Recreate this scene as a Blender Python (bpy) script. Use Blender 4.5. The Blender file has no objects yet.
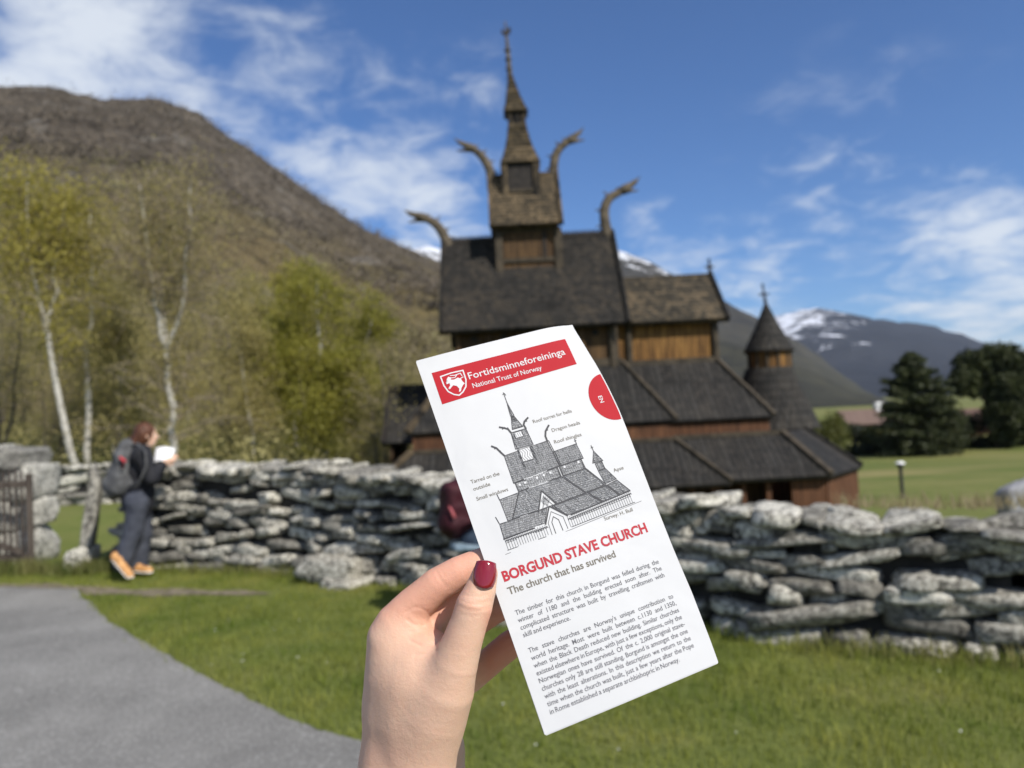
import bpy, bmesh, math, random
import numpy as np
from mathutils import Vector, Matrix
random.seed(7); RNG = np.random.default_rng(11)
R = math.radians
sc = bpy.context.scene
C = sc.collection

# ------------------------------------------------------------------ camera frame
FPX = 769.0; ROLL = R(3.0); PITCH = math.atan(31 / 769.0); CAMZ = 1.5
_r0 = np.array([1, 0, 0.]); _u0 = np.array([0, -math.sin(PITCH), math.cos(PITCH)]); _f = np.array([0, math.cos(PITCH), math.sin(PITCH)])
CR = math.cos(ROLL) * _r0 - math.sin(ROLL) * _u0
CU = math.sin(ROLL) * _r0 + math.cos(ROLL) * _u0
CF = _f
CP = np.array([0, 0, CAMZ])
def ray(px, py):
    return CF + CR * ((px - 512) / FPX) - CU * ((py - 384) / FPX)
def at(px, py, Y):
    d = ray(px, py); return CP + d * (Y / d[1])
def atd(px, py, depth):
    return CP + ray(px, py) * depth
def onz(px, py, z=0.0):
    d = ray(px, py); return CP + d * ((z - CAMZ) / d[2])

cam_d = bpy.data.cameras.new('camera'); cam = bpy.data.objects.new('camera', cam_d); C.objects.link(cam); sc.camera = cam
M = Matrix.Identity(4)
for i in range(3):
    M[i][0] = CR[i]; M[i][1] = CU[i]; M[i][2] = -CF[i]; M[i][3] = CP[i]
cam.matrix_world = M
cam_d.sensor_width = 34.62; cam_d.lens = 26.0; cam_d.clip_start = 0.02; cam_d.clip_end = 30000
cam_d.dof.use_dof = True; cam_d.dof.focus_distance = 0.405; cam_d.dof.aperture_fstop = 8.8

# ------------------------------------------------------------------ tagging
def tag(o, label=None, cat=None, group=None, kind=None):
    if label: o['label'] = label
    if cat: o['category'] = cat
    if group: o['group'] = group
    if kind: o['kind'] = kind
    return o
def empty(name, loc=(0, 0, 0), rz=0.0):
    o = bpy.data.objects.new(name, None); C.objects.link(o); o.empty_display_size = .2
    o.location = loc; o.rotation_euler = (0, 0, rz); return o
def link_mesh(name, me, mats, parent=None, smooth=False):
    if not isinstance(mats, (list, tuple)): mats = [mats]
    for m in mats: me.materials.append(m)
    if smooth: me.shade_smooth()
    o = bpy.data.objects.new(name, me); C.objects.link(o)
    if parent is not None: o.parent = parent
    return o

class MB:
    """collects polygons; builds one mesh object"""
    def __init__(s): s.v = []; s.f = []; s.m = []; s.uv = {}
    def add(s, vs, fs, mi=0):
        b = len(s.v); s.v.extend([tuple(map(float, p)) for p in vs])
        for f in fs: s.f.append([b + i for i in f]); s.m.append(mi)
    def quad(s, a, b, c, d, mi=0, uv=None):
        s.add([a, b, c, d], [(0, 1, 2, 3)], mi)
        if uv: s.uv[len(s.f) - 1] = uv
    def slab(s, pts, thick, mi=0, n=None):
        """planar polygon (any verts) given a thickness along -normal, with uv on the top face in metres"""
        P = [np.array(p, float) for p in pts]
        nn = np.cross(P[1] - P[0], P[2] - P[0]) if n is None else np.array(n, float); nn = nn / np.linalg.norm(nn)
        Q = [p - nn * thick for p in P]; k = len(P)
        b = len(s.v); s.v.extend([tuple(p) for p in P + Q])
        s.f.append([b + i for i in range(k)]); s.m.append(mi)
        ux = np.cross(np.array([0, 0, 1.]), nn)
        if np.linalg.norm(ux) < 1e-3: ux = np.array([1., 0, 0])
        ux /= np.linalg.norm(ux); uy = np.cross(nn, ux)
        s.uv[len(s.f) - 1] = [(float(p @ ux), float(p @ uy)) for p in P]
        s.f.append([b + k + i for i in reversed(range(k))]); s.m.append(mi)
        for i in range(k):
            j = (i + 1) % k
            s.f.append([b + i, b + k + i, b + k + j, b + j]); s.m.append(mi)
    def box(s, lo, hi, mi=0):
        x0, y0, z0 = lo; x1, y1, z1 = hi
        s.add([(x0, y0, z0), (x1, y0, z0), (x1, y1, z0), (x0, y1, z0), (x0, y0, z1), (x1, y0, z1), (x1, y1, z1), (x0, y1, z1)],
              [(0, 3, 2, 1), (4, 5, 6, 7), (0, 1, 5, 4), (1, 2, 6, 5), (2, 3, 7, 6), (3, 0, 4, 7)], mi)
    def bar(s, a, b, w, h=None, mi=0, up=(0, 0, 1)):
        h = w if h is None else h
        a = np.array(a, float); b = np.array(b, float); d = b - a; L = np.linalg.norm(d); d /= L
        up = np.array(up, float); x = np.cross(d, up)
        if np.linalg.norm(x) < 1e-4: x = np.cross(d, [1., 0, 0])
        x /= np.linalg.norm(x); y = np.cross(x, d)
        vs = []
        for q in (a, b):
            for sx, sy in ((-1, -1), (1, -1), (1, 1), (-1, 1)): vs.append(q + x * sx * w / 2 + y * sy * h / 2)
        s.add(vs, [(0, 1, 2, 3), (7, 6, 5, 4), (0, 4, 5, 1), (1, 5, 6, 2), (2, 6, 7, 3), (3, 7, 4, 0)], mi)
    def tube(s, pts, rad, n=8, mi=0, cap=True):
        pts = [np.array(p, float) for p in pts]; k = len(pts)
        if not hasattr(rad, '__len__'): rad = [rad] * k
        t0 = pts[1] - pts[0]; ref = np.array([0, 0, 1.]) if abs(t0[2]) < .8 * np.linalg.norm(t0) else np.array([1., 0, 0])
        vs = []
        for i in range(k):
            t = pts[min(i + 1, k - 1)] - pts[max(i - 1, 0)]; t = t / (np.linalg.norm(t) + 1e-9)
            x = np.cross(t, ref); x /= (np.linalg.norm(x) + 1e-9); y = np.cross(t, x)
            for j in range(n):
                a = 2 * math.pi * j / n; vs.append(pts[i] + (x * math.cos(a) + y * math.sin(a)) * rad[i])
        fs = []
        for i in range(k - 1):
            for j in range(n):
                fs.append((i * n + j, i * n + (j + 1) % n, (i + 1) * n + (j + 1) % n, (i + 1) * n + j))
        if cap: fs.append(tuple(range(n))[::-1]); fs.append(tuple((k - 1) * n + j for j in range(n)))
        s.add(vs, fs, mi)
    def lathe(s, prof, c=(0, 0, 0), n=24, mi=0, a0=0, a1=2 * math.pi):
        full = abs(a1 - a0 - 2 * math.pi) < 1e-6; m = n if full else n + 1
        vs = []
        for r, z in prof:
            for j in range(m):
                a = a0 + (a1 - a0) * j / n; vs.append((c[0] + r * math.cos(a), c[1] + r * math.sin(a), c[2] + z))
        fs = []
        for i in range(len(prof) - 1):
            for j in range(n):
                j2 = (j + 1) % m
                fs.append((i * m + j, i * m + j2, (i + 1) * m + j2, (i + 1) * m + j))
        s.add(vs, fs, mi)
    def build(s, name, mats, parent=None, smooth=False, bevel=0):
        me = bpy.data.meshes.new(name); me.from_pydata(s.v, [], s.f); me.update()
        me.polygons.foreach_set('material_index', s.m)
        if s.uv:
            ul = me.uv_layers.new(name='UVMap')
            for fi, uv in s.uv.items():
                p = me.polygons[fi]
                for li, u in zip(p.loop_indices, uv): ul.data[li].uv = u
        o = link_mesh(name, me, mats, parent, smooth)
        if bevel:
            b = o.modifiers.new('b', 'BEVEL'); b.width = bevel; b.segments = 2; b.limit_method = 'ANGLE'
        return o

def np_mesh(name, V, F, mats, parent=None, smooth=True, nside=4, attr=None, mi=None):
    V = np.asarray(V, dtype=np.float32); F = np.asarray(F, dtype=np.int32)
    me = bpy.data.meshes.new(name); me.vertices.add(len(V)); me.vertices.foreach_set('co', V.ravel())
    me.loops.add(F.size); me.loops.foreach_set('vertex_index', F.ravel())
    me.polygons.add(len(F)); me.polygons.foreach_set('loop_start', np.arange(0, F.size, nside, dtype=np.int32))
    if mi is not None: me.polygons.foreach_set('material_index', np.asarray(mi, dtype=np.int32))
    me.update(calc_edges=True); me.validate()
    if attr is not None:
        for k, a in attr.items():
            at_ = me.attributes.new(k, 'FLOAT', 'POINT'); at_.data.foreach_set('value', np.asarray(a, dtype=np.float32))
    return link_mesh(name, me, mats, parent, smooth)

# ------------------------------------------------------------------ signed-distance modelling
def smin(a, b, k):
    h = np.clip(.5 + .5 * (b - a) / k, 0, 1); return b + (a - b) * h - k * h * (1 - h)
class SDF:
    def __init__(s, lo, hi, h):
        s.lo = np.array(lo, float); s.h = h
        n = np.ceil((np.array(hi) - s.lo) / h).astype(int) + 1
        ax = [(s.lo[i] + h * np.arange(n[i])).astype(np.float32) for i in range(3)]
        s.X, s.Y, s.Z = np.meshgrid(*ax, indexing='ij'); s.F = np.full(s.X.shape, 1e3, np.float32)
    def cone(s, a, b, ra, rb, sq=None):
        a = np.array(a, float); b = np.array(b, float); d = b - a; L = max(float(d @ d), 1e-12)
        px, py, pz = s.X - a[0], s.Y - a[1], s.Z - a[2]
        t = np.clip((px * d[0] + py * d[1] + pz * d[2]) / L, 0, 1)
        dx, dy, dz = px - t * d[0], py - t * d[1], pz - t * d[2]
        if sq is not None: dx, dy, dz = dx * sq[0], dy * sq[1], dz * sq[2]
        return np.sqrt(dx * dx + dy * dy + dz * dz) - (ra + (rb - ra) * t)
    def ell(s, c, r):
        k = np.sqrt(((s.X - c[0]) / r[0]) ** 2 + ((s.Y - c[1]) / r[1]) ** 2 + ((s.Z - c[2]) / r[2]) ** 2)
        return (k - 1) * min(r)
    def rbox(s, c, r, rad, rz=0.0):
        x, y, z = s.X - c[0], s.Y - c[1], s.Z - c[2]
        if rz: x, y = x * math.cos(rz) + y * math.sin(rz), -x * math.sin(rz) + y * math.cos(rz)
        qx, qy, qz = np.abs(x) - r[0] + rad, np.abs(y) - r[1] + rad, np.abs(z) - r[2] + rad
        return np.sqrt(np.maximum(qx, 0) ** 2 + np.maximum(qy, 0) ** 2 + np.maximum(qz, 0) ** 2) + np.minimum(np.maximum(qx, np.maximum(qy, qz)), 0) - rad
    def add(s, d, k=None): s.F = np.minimum(s.F, d) if not k else smin(s.F, d, k)
    def cut(s, d, k): s.F = -smin(-s.F, d, k)
    def mesh(s):
        F = s.F; ins = F < 0; nx, ny, nz = F.shape
        corners = [(i, j, k) for i in (0, 1) for j in (0, 1) for k in (0, 1)]
        sl = lambda i, n: slice(i, n - 1 + i)
        cnt = sum(ins[sl(i, nx), sl(j, ny), sl(k, nz)].astype(np.int8) for i, j, k in corners)
        act = (cnt > 0) & (cnt < 8); idx = -np.ones(act.shape, np.int64); ci = np.argwhere(act); idx[act] = np.arange(len(ci))
        acc = np.zeros((len(ci), 3)); num = np.zeros(len(ci))
        cx, cy, cz = ci.T
        for a in corners:
            for ax in range(3):
                if a[ax]: continue
                b = list(a); b[ax] = 1
                fa = F[cx + a[0], cy + a[1], cz + a[2]]; fb = F[cx + b[0], cy + b[1], cz + b[2]]
                m = (fa < 0) != (fb < 0); t = np.where(m, fa / (fa - fb + 1e-20), 0)
                p = np.tile(np.array(a, float), (len(ci), 1)); p[:, ax] += t
                acc[m] += p[m]; num[m] += 1
        V = s.lo + (ci + acc / num[:, None]) * s.h
        Q = []
        for ax in range(3):
            o1, o2 = [(1, 2), (2, 0), (0, 1)][ax]
            s0 = [slice(1, n - 1) for n in F.shape]; s1 = list(s0); s0[ax] = slice(0, F.shape[ax] - 1); s1[ax] = slice(1, F.shape[ax])
            A = ins[tuple(s0)]; B = ins[tuple(s1)]
            g = np.argwhere(A != B); off = np.array([1, 1, 1]); off[ax] = 0; g2 = g + off
            flip = A[tuple(g.T)]
            def c(d1, d2):
                q = g2.copy(); q[:, o1] -= d1; q[:, o2] -= d2; return idx[q[:, 0], q[:, 1], q[:, 2]]
            quad = np.stack([c(1, 1), c(0, 1), c(0, 0), c(1, 0)], 1)
            quad[~flip] = quad[~flip][:, ::-1]; Q.append(quad)
        Q = np.concatenate(Q); Q = Q[(Q >= 0).all(1)]
        return V, Q
    def build(s, name, mats, parent=None, xf=None, relax=0):
        V, Q = s.mesh()
        for _ in range(relax):
            A = np.zeros_like(V); n = np.zeros(len(V))
            for i in range(4):
                a, b = Q[:, i], Q[:, (i + 1) % 4]
                np.add.at(A, a, V[b]); np.add.at(n, a, 1); np.add.at(A, b, V[a]); np.add.at(n, b, 1)
            V = V * .5 + .5 * A / np.maximum(n, 1)[:, None]
        if xf is not None: V = xf(V)
        return np_mesh(name, V, Q, mats, parent, True)

# ------------------------------------------------------------------ materials
def hsv(c): return (c[0], c[1], c[2], 1)
class NT:
    def __init__(s, name):
        s.m = bpy.data.materials.new(name); s.m.use_nodes = True; s.t = s.m.node_tree; s.n = s.t.nodes
        s.b = s.n['Principled BSDF']; s.b.inputs['Specular IOR Level'].default_value = .3
        s.tc = s.n.new('ShaderNodeTexCoord')
    def L(s, a, b): s.t.links.new(a, b)
    def noise(s, scale, detail=6, rough=.6, vec=None, coord='Object', stretch=None, dist=0):
        v = vec or s.tc.outputs[coord]
        if stretch:
            mp = s.n.new('ShaderNodeMapping'); mp.inputs['Scale'].default_value = stretch; s.L(v, mp.inputs['Vector']); v = mp.outputs[0]
        n = s.n.new('ShaderNodeTexNoise'); n.inputs['Scale'].default_value = scale; n.inputs['Detail'].default_value = detail
        n.inputs['Roughness'].default_value = rough; n.inputs['Distortion'].default_value = dist; s.L(v, n.inputs['Vector']); return n.outputs['Fac']
    def ramp(s, fac, stops, interp='LINEAR'):
        r = s.n.new('ShaderNodeValToRGB'); r.color_ramp.interpolation = interp; e = r.color_ramp.elements
        while len(e) < len(stops): e.new(.5)
        for i, (p, c) in enumerate(stops): e[i].position = p; e[i].color = hsv(c) if hasattr(c, '__len__') else (c, c, c, 1)
        s.L(fac, r.inputs[0]); return r.outputs[0]
    def mix(s, fac, a, b, mode='MIX'):
        n = s.n.new('ShaderNodeMix'); n.data_type = 'RGBA'; n.blend_type = mode; n.clamp_factor = True
        for sock, v in ((n.inputs[0], fac), (n.inputs[6], a), (n.inputs[7], b)):
            if hasattr(v, 'is_linked') or isinstance(v, bpy.types.NodeSocket): s.L(v, sock)
            elif hasattr(v, '__len__'): sock.default_value = hsv(v)
            else: sock.default_value = v
        return n.outputs[2]
    def math(s, op, a, b=0.0, c=None):
        n = s.n.new('ShaderNodeMath'); n.operation = op
        for i, v in enumerate((a, b, c)):
            if v is None: continue
            if isinstance(v, bpy.types.NodeSocket): s.L(v, n.inputs[i])
            else: n.inputs[i].default_value = v
        return n.outputs[0]
    def sep(s, v):
        n = s.n.new('ShaderNodeSeparateXYZ'); s.L(v, n.inputs[0]); return n.outputs
    def bump(s, h, strength=.3, dist=.01):
        b = s.n.new('ShaderNodeBump'); b.inputs['Strength'].default_value = strength; b.inputs['Distance'].default_value = dist
        s.L(h, b.inputs['Height']); s.L(b.outputs[0], s.b.inputs['Normal'])
    def col(s, c):
        if isinstance(c, bpy.types.NodeSocket): s.L(c, s.b.inputs['Base Color'])
        else: s.b.inputs['Base Color'].default_value = hsv(c)
    def rough(s, r):
        if isinstance(r, bpy.types.NodeSocket): s.L(r, s.b.inputs['Roughness'])
        else: s.b.inputs['Roughness'].default_value = r
def mat2(name, a, b, scale=5, rough=.8, bump=0, bscale=None, lo=.35, hi=.65, stretch=None, spec=.3, metal=0, dist=.01):
    t = NT(name); n = t.noise(scale, stretch=stretch); t.col(t.ramp(n, [(lo, a), (hi, b)])); t.rough(rough)
    t.b.inputs['Specular IOR Level'].default_value = spec; t.b.inputs['Metallic'].default_value = metal
    if bump: t.bump(t.noise(bscale or scale * 3, stretch=stretch), bump, dist)
    return t.m
def leafmat(name, a, b, trans=.35, scale=.8):
    t = NT(name); n = t.noise(scale, 3); c = t.ramp(n, [(.3, a), (.7, b)]); t.col(c); t.rough(.6)
    tr = t.n.new('ShaderNodeBsdfTranslucent'); t.L(c, tr.inputs[0]); mx = t.n.new('ShaderNodeMixShader'); mx.inputs[0].default_value = trans
    t.L(t.b.outputs[0], mx.inputs[1]); t.L(tr.outputs[0], mx.inputs[2]); t.L(mx.outputs[0], t.n['Material Output'].inputs[0]); return t.m
def sstep(a, b, x): t = np.clip((x - a) / (b - a), 0, 1); return t * t * (3 - 2 * t)

# value noise for geometry
_perm = RNG.random((64, 64, 64)).astype(np.float32)
def vnoise(P, sc_=1.0):
    P = np.asarray(P, float) * sc_; I = np.floor(P).astype(int); f = P - I; f = f * f * (3 - 2 * f)
    out = 0
    for dx in (0, 1):
        for dy in (0, 1):
            for dz in (0, 1):
                w = (f[..., 0] if dx else 1 - f[..., 0]) * (f[..., 1] if dy else 1 - f[..., 1]) * (f[..., 2] if dz else 1 - f[..., 2])
                out = out + w * _perm[(I[..., 0] + dx) & 63, (I[..., 1] + dy) & 63, (I[..., 2] + dz) & 63]
    return out * 2 - 1
def fbm(P, sc_=1.0, o=4):
    return sum(vnoise(P + 7.3 * i, sc_ * 2 ** i) / 2 ** i for i in range(o))
# ------------------------------------------------------------------ light and sky
SUN_AZ = R(41); SUN_EL = R(42)          # to the right of and behind the camera
to_sun = Vector((math.sin(SUN_AZ) * math.cos(SUN_EL), -math.cos(SUN_AZ) * math.cos(SUN_EL), math.sin(SUN_EL)))
sd = bpy.data.lights.new('sun', 'SUN'); sd.energy = 5.0; sd.angle = R(.53); sd.color = (1.0, .95, .87)
so = bpy.data.objects.new('sun', sd); C.objects.link(so); so.rotation_euler = to_sun.to_track_quat('Z', 'Y').to_euler(); so.location = (20, -20, 30)
w = bpy.data.worlds.new('World'); sc.world = w; w.use_nodes = True; wt = w.node_tree; wn = wt.nodes
bg = wn['Background']; bg.inputs['Strength'].default_value = .10
sky = wn.new('ShaderNodeTexSky'); sky.sky_type = 'NISHITA'; sky.sun_disc = False; sky.sun_elevation = SUN_EL
sky.sun_rotation = math.atan2(to_sun.x, to_sun.y); sky.altitude = 400; sky.air_density = 1.0; sky.dust_density = .3; sky.ozone_density = 3.0
class WT(NT):
    def __init__(s): s.t = wt; s.n = wn; s.tc = wn.new('ShaderNodeTexCoord')
W_ = WT()
dirv = W_.tc.outputs['Generated']
sx, sy_, sz = W_.sep(dirv)
den = W_.math('ADD', sz, .22)
cx = W_.math('DIVIDE', sx, den); cy = W_.math('DIVIDE', sy_, den)
cb = wn.new('ShaderNodeCombineXYZ'); wt.links.new(cx, cb.inputs[0]); wt.links.new(cy, cb.inputs[1])
n1 = W_.noise(2.2, 10, .58, vec=cb.outputs[0], dist=.35)
n2 = W_.noise(7.0, 8, .6, vec=cb.outputs[0], dist=.5)
nn = W_.math('ADD', W_.math('MULTIPLY', n1, .55), W_.math('MULTIPLY', n2, .45))
blobs = [(70, 55, .13, .78), (-40, 90, .12, .8), (160, 85, .08, .7), (20, 75, .08, .8), (250, 30, .10, .34), (285, 70, .09, .34), (350, 190, .10, .62), (300, 170, .07, .45), (420, 215, .09, .62), (390, 150, .10, .4), (240, 110, .08, .4),
         (975, 235, .08, .66), (1010, 305, .10, .68), (930, 280, .07, .5), (760, 262, .05, .5), (700, 262, .06, .42), (655, 243, .045, .5), (740, 310, .07, .55), (640, 275, .06, .42), (985, 330, .08, .75), (855, 190, .12, .22), (470, 95, .05, .3)]
acc = None
for px, py, rad, amp in blobs:
    d = ray(px, py); d = d / np.linalg.norm(d)
    vm = wn.new('ShaderNodeVectorMath'); vm.operation = 'DISTANCE'; wt.links.new(dirv, vm.inputs[0]); vm.inputs[1].default_value = tuple(d)
    q = W_.math('MULTIPLY', vm.outputs['Value'], 1 / rad); q = W_.math('MULTIPLY', q, q); q = W_.math('MULTIPLY', W_.math('POWER', 2.718, W_.math('MULTIPLY', q, -1.0)), amp)
    acc = q if acc is None else W_.math('MAXIMUM', acc, q)
# the rest of the sky (beyond the picture) has loose cloud too
vm = wn.new('ShaderNodeVectorMath'); vm.operation = 'DISTANCE'; wt.links.new(dirv, vm.inputs[0]); vm.inputs[1].default_value = (0, .96, .25)
rest = W_.math('MULTIPLY', W_.math('SUBTRACT', vm.outputs['Value'], .75), .9); rest.node.use_clamp = True
rest = W_.math('MINIMUM', rest, .45)
acc = W_.math('MAXIMUM', acc, rest)
cl = W_.math('ADD', acc, W_.math('MULTIPLY', W_.math('SUBTRACT', nn, .5), 3.1))
cl = W_.ramp(cl, [(.10, 0.0), (1.0, .85)], 'EASE')
cmul = W_.math('MULTIPLY', cl, W_.math('MINIMUM', W_.math('MULTIPLY', acc, 5.0), 1.0))
tint = W_.mix(1.0, sky.outputs[0], (.60, .83, 1.14), 'MULTIPLY')
mixc = W_.mix(cmul, tint, (7.6, 8.1, 8.7))
wt.links.new(mixc, bg.inputs[0])
sc.view_settings.view_transform = 'Standard'; sc.view_settings.look = 'None'; sc.view_settings.exposure = .14; sc.view_settings.gamma = 1
sc.render.engine = 'CYCLES'; sc.render.resolution_x = 1024; sc.render.resolution_y = 768
sc.cycles.max_bounces = 6; sc.cycles.transparent_max_bounces = 8
# ------------------------------------------------------------------ terrain
WALL = np.array([(-4.70, 8.90), (-4.28, 8.72), (-2.3, 7.87), (-1.2, 7.10), (1.20, 5.12), (1.55, 4.78), (2.65, 4.20), (5.0, 3.25), (8.5, 2.0)])
def ground(X, Y):
    X = np.asarray(X, float); Y = np.asarray(Y, float)
    wy = np.interp(X, WALL[:, 0], WALL[:, 1])
    a = sstep(-6.0, -1.0, X + (Y - 9) * .18)
    drop = -2.9 * sstep(1.2, 11, Y - wy) * a
    far = -1.65 * sstep(33, 78, Y) * a
    low = -3.0 * sstep(78, 300, np.hypot(X, Y))
    rise = 3.0 * sstep(24, 70, Y) * (1 - a) + .0
    b = .05 * fbm(np.stack([X, Y, X * 0], -1), .35, 3) * sstep(1.0, 4, np.hypot(X, Y)) * .5
    return drop + far + low * .5 + rise + b
def radial(name, rs, az, zf, mats):
    A, Rr = np.meshgrid(az, rs, indexing='ij'); X = Rr * np.sin(A); Y = Rr * np.cos(A); Z = zf(X, Y)
    V = np.stack([X, Y, Z], -1).reshape(-1, 3); n, m = A.shape
    i = np.arange(n - 1)[:, None] * m + np.arange(m - 1)[None]; F = np.stack([i, i + m, i + m + 1, i + 1][::-1], -1).reshape(-1, 4)
    return np_mesh(name, V, F[:, ::-1], mats, None, True)

t = NT('meadow grass')
n = t.noise(.8, 8, .65); n2 = t.noise(9, 8, .7)
c1 = t.ramp(n, [(.3, (.095, .135, .026)), (.5, (.155, .19, .040)), (.72, (.22, .205, .070))])
c2 = t.ramp(n2, [(.3, (.068, .085, .022)), (.7, (.20, .205, .062))])
t.col(t.mix(.5, c1, c2)); t.rough(.9); t.b.inputs['Specular IOR Level'].default_value = .15; t.bump(t.noise(40, 6, .8), .6, .03); M_grass = t.m
t = NT('pasture'); ps = t.sep(t.tc.outputs['Object'])
n = t.noise(.05, 6, .6, stretch=(1, 2.2, 1)); n2 = t.noise(.7, 6, .7)
c1 = t.ramp(n, [(.38, (.105, .132, .030)), (.5, (.17, .168, .055)), (.62, (.28, .23, .10))])
t.col(t.mix(.35, c1, t.ramp(n2, [(.3, (.06, .09, .02)), (.7, (.18, .2, .06))]))); t.rough(.9); t.b.inputs['Specular IOR Level'].default_value = .1; M_past = t.m
rs = np.concatenate([np.linspace(.02, 14, 70), np.geomspace(14.4, 9000, 110)])
gr = radial('ground', rs, np.linspace(-math.pi, math.pi, 241), ground, [M_grass, M_past])
me = gr.data; cs = np.zeros(len(me.polygons) * 3, np.float32); me.polygons.foreach_get('center', cs); cs = cs.reshape(-1, 3)
me.polygons.foreach_set('material_index', (np.hypot(cs[:, 0], cs[:, 1]) > 17).astype(np.int32)); me.update()
tag(gr, kind='structure')

# path: gravelly asphalt sheet 4 mm above the grass
t = NT('worn asphalt'); n = t.noise(38, 5, .8); n2 = t.noise(1.3, 5, .6); sp = t.noise(62, 2, .5)
c = t.ramp(n, [(.3, (.125, .120, .111)), (.7, (.285, .275, .252))]); c = t.mix(t.ramp(sp, [(.57, 0.0), (.64, .9)]), c, (.46, .45, .42))
c = t.mix(.5, c, t.ramp(n2, [(.35, (.135, .130, .120)), (.65, (.27, .26, .24))])); t.col(c); t.rough(.85); t.bump(n, .9, .008); M_path = t.m
edge = [(-3.85, 6.95), (-3.3, 6.19), (-2.61, 5.42), (-1.95, 4.71), (-1.53, 4.29), (-1.09, 3.86), (-.8, 3.66), (-.5, 3.4), (-.2, 3.0), (.2, 2.3), (.6, 1.2), (.9, 0), (1.0, -3), (1.0, -9)]
edge_c = [(-4.42, 7.72), (-4.15, 7.3)] + edge
poly = []
for i in range(len(edge_c) - 1):
    a, b = np.array(edge_c[i]), np.array(edge_c[i + 1])
    for k in range(6):
        p0_ = np.array(edge_c[max(i - 1, 0)]); p3_ = np.array(edge_c[min(i + 2, len(edge_c) - 1)]); u = k / 6
        p = .5 * (2 * a + (b - p0_) * u + (2 * p0_ - 5 * a + 4 * b - p3_) * u * u + (3 * a - p0_ - 3 * b + p3_) * u ** 3); poly.append(p + RNG.normal(0, .006, 2))
left = [(-3.2, -9), (-7, -4), (-10, 2), (-12, 7.2), (-12, 8.6), (-8, 8.35), (-6, 8.1), (-5.37, 7.98)]
def strip_mesh(name, right, left_pts, n_u, mats, lift):
    # triangulated polygon, gridded enough to follow the ground
    bm = bmesh.new(); vs = [bm.verts.new((p[0], p[1], 0)) for p in list(right) + list(left_pts)]
    bm.faces.new(vs); bmesh.ops.triangulate(bm, faces=bm.faces[:])
    for ax in (0, 1):
        for q in np.arange(-14, 10, .35):
            n_ = Vector((1, 0, 0)) if ax == 0 else Vector((0, 1, 0))
            bmesh.ops.bisect_plane(bm, geom=bm.verts[:] + bm.edges[:] + bm.faces[:], plane_co=n_ * float(q), plane_no=n_)
    for v in bm.verts: v.co.z = float(ground(v.co.x, v.co.y)) + lift
    bmesh.ops.recalc_face_normals(bm, faces=bm.faces[:])
    me = bpy.data.meshes.new(name); bm.to_mesh(me); bm.free()
    if sum(p.normal.z for p in me.polygons) < 0: me.flip_normals()
    return link_mesh(name, me, mats)
pth = strip_mesh('path', poly, left, 0, M_path, .012); tag(pth, kind='structure')
M_dirt = mat2('trodden earth', (.10, .085, .055), (.24, .20, .14), 9, .95, .5, 30)
dirt = strip_mesh('trodden_strip', [(-5.2, 8.06), (-4.9, 8.12), (-4.6, 7.90), (-4.2, 7.82), (-3.8, 7.54), (-3.3, 7.48), (-2.9, 7.22), (-2.6, 7.22), (-2.25, 7.0)], [(-2.5, 6.98), (-3.0, 7.1), (-3.4, 7.12), (-3.8, 7.38), (-4.2, 7.42), (-4.42, 7.75), (-5.3, 8.0), (-7.6, 8.3), (-7.6, 8.6), (-6, 8.35)], 0, M_dirt, .008)
tag(dirt, kind='structure')

def in_path(x, y):
    P = np.array(poly + [np.array(q) for q in left]); n = len(P); ins = np.zeros(len(x), bool); j = n - 1
    for i in range(n):
        c = ((P[i, 1] > y) != (P[j, 1] > y)) & (x < (P[j, 0] - P[i, 0]) * (y - P[i, 1]) / (P[j, 1] - P[i, 1] + 1e-12) + P[i, 0]); ins ^= c; j = i
    return ins
def blades(name, x, y, h, w, mat, seed=1):
    r = np.random.default_rng(seed); n = len(x); z = ground(x, y)
    a = r.uniform(0, 2 * np.pi, n); la = r.uniform(0, 2 * np.pi, n); ln = h * r.uniform(.1, .7, n)
    dx, dy = np.cos(a) * w / 2, np.sin(a) * w / 2; lx, ly = np.cos(la) * ln, np.sin(la) * ln
    V = np.zeros((n, 5, 3)); B = np.stack([x, y, z], -1)
    V[:, 0] = B + np.stack([-dx, -dy, 0 * x - .01], -1); V[:, 1] = B + np.stack([dx, dy, 0 * x - .01], -1)
    V[:, 2] = B + np.stack([dx * .8 + lx * .35, dy * .8 + ly * .35, h * .6], -1); V[:, 3] = B + np.stack([-dx * .8 + lx * .35, -dy * .8 + ly * .35, h * .6], -1)
    V[:, 4] = B + np.stack([lx, ly, h], -1)
    i = np.arange(n)[:, None] * 5
    F = np.concatenate([i + [0, 1, 2], i + [0, 2, 3], i + [3, 2, 4]]); return np_mesh(name, V.reshape(-1, 3), F, mat, None, False, 3)
M_blade = leafmat('grass blades', (.135, .190, .026), (.350, .350, .078), .5, 1.6)
N = 170000
x = RNG.uniform(-6.5, 7, N); y = RNG.uniform(1.8, 9.2, N); wy = np.interp(x, WALL[:, 0], WALL[:, 1], left=9.4)
keep = (y < wy + .05) & ~in_path(x + RNG.normal(0, .03, N), y + RNG.normal(0, .03, N)) & (RNG.random(N) < 1.0)
dd = ((x > -7.4) & (x < -2.2) & (np.abs(y - np.interp(x, [-7.6, -5.2, -3.6, -2.4], [8.45, 8.03, 7.33, 6.98])) < .15)); keep &= ~(dd & (RNG.random(N) < .93))
x, y = x[keep], y[keep]; pn = fbm(np.stack([x, y, x * 0], -1), 1.3, 3)
h = (.024 + .020 * RNG.random(len(x)) + .026 * np.clip(pn, 0, 1)); wd = np.interp(x, WALL[:, 0], WALL[:, 1], left=9.4) - y
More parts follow.
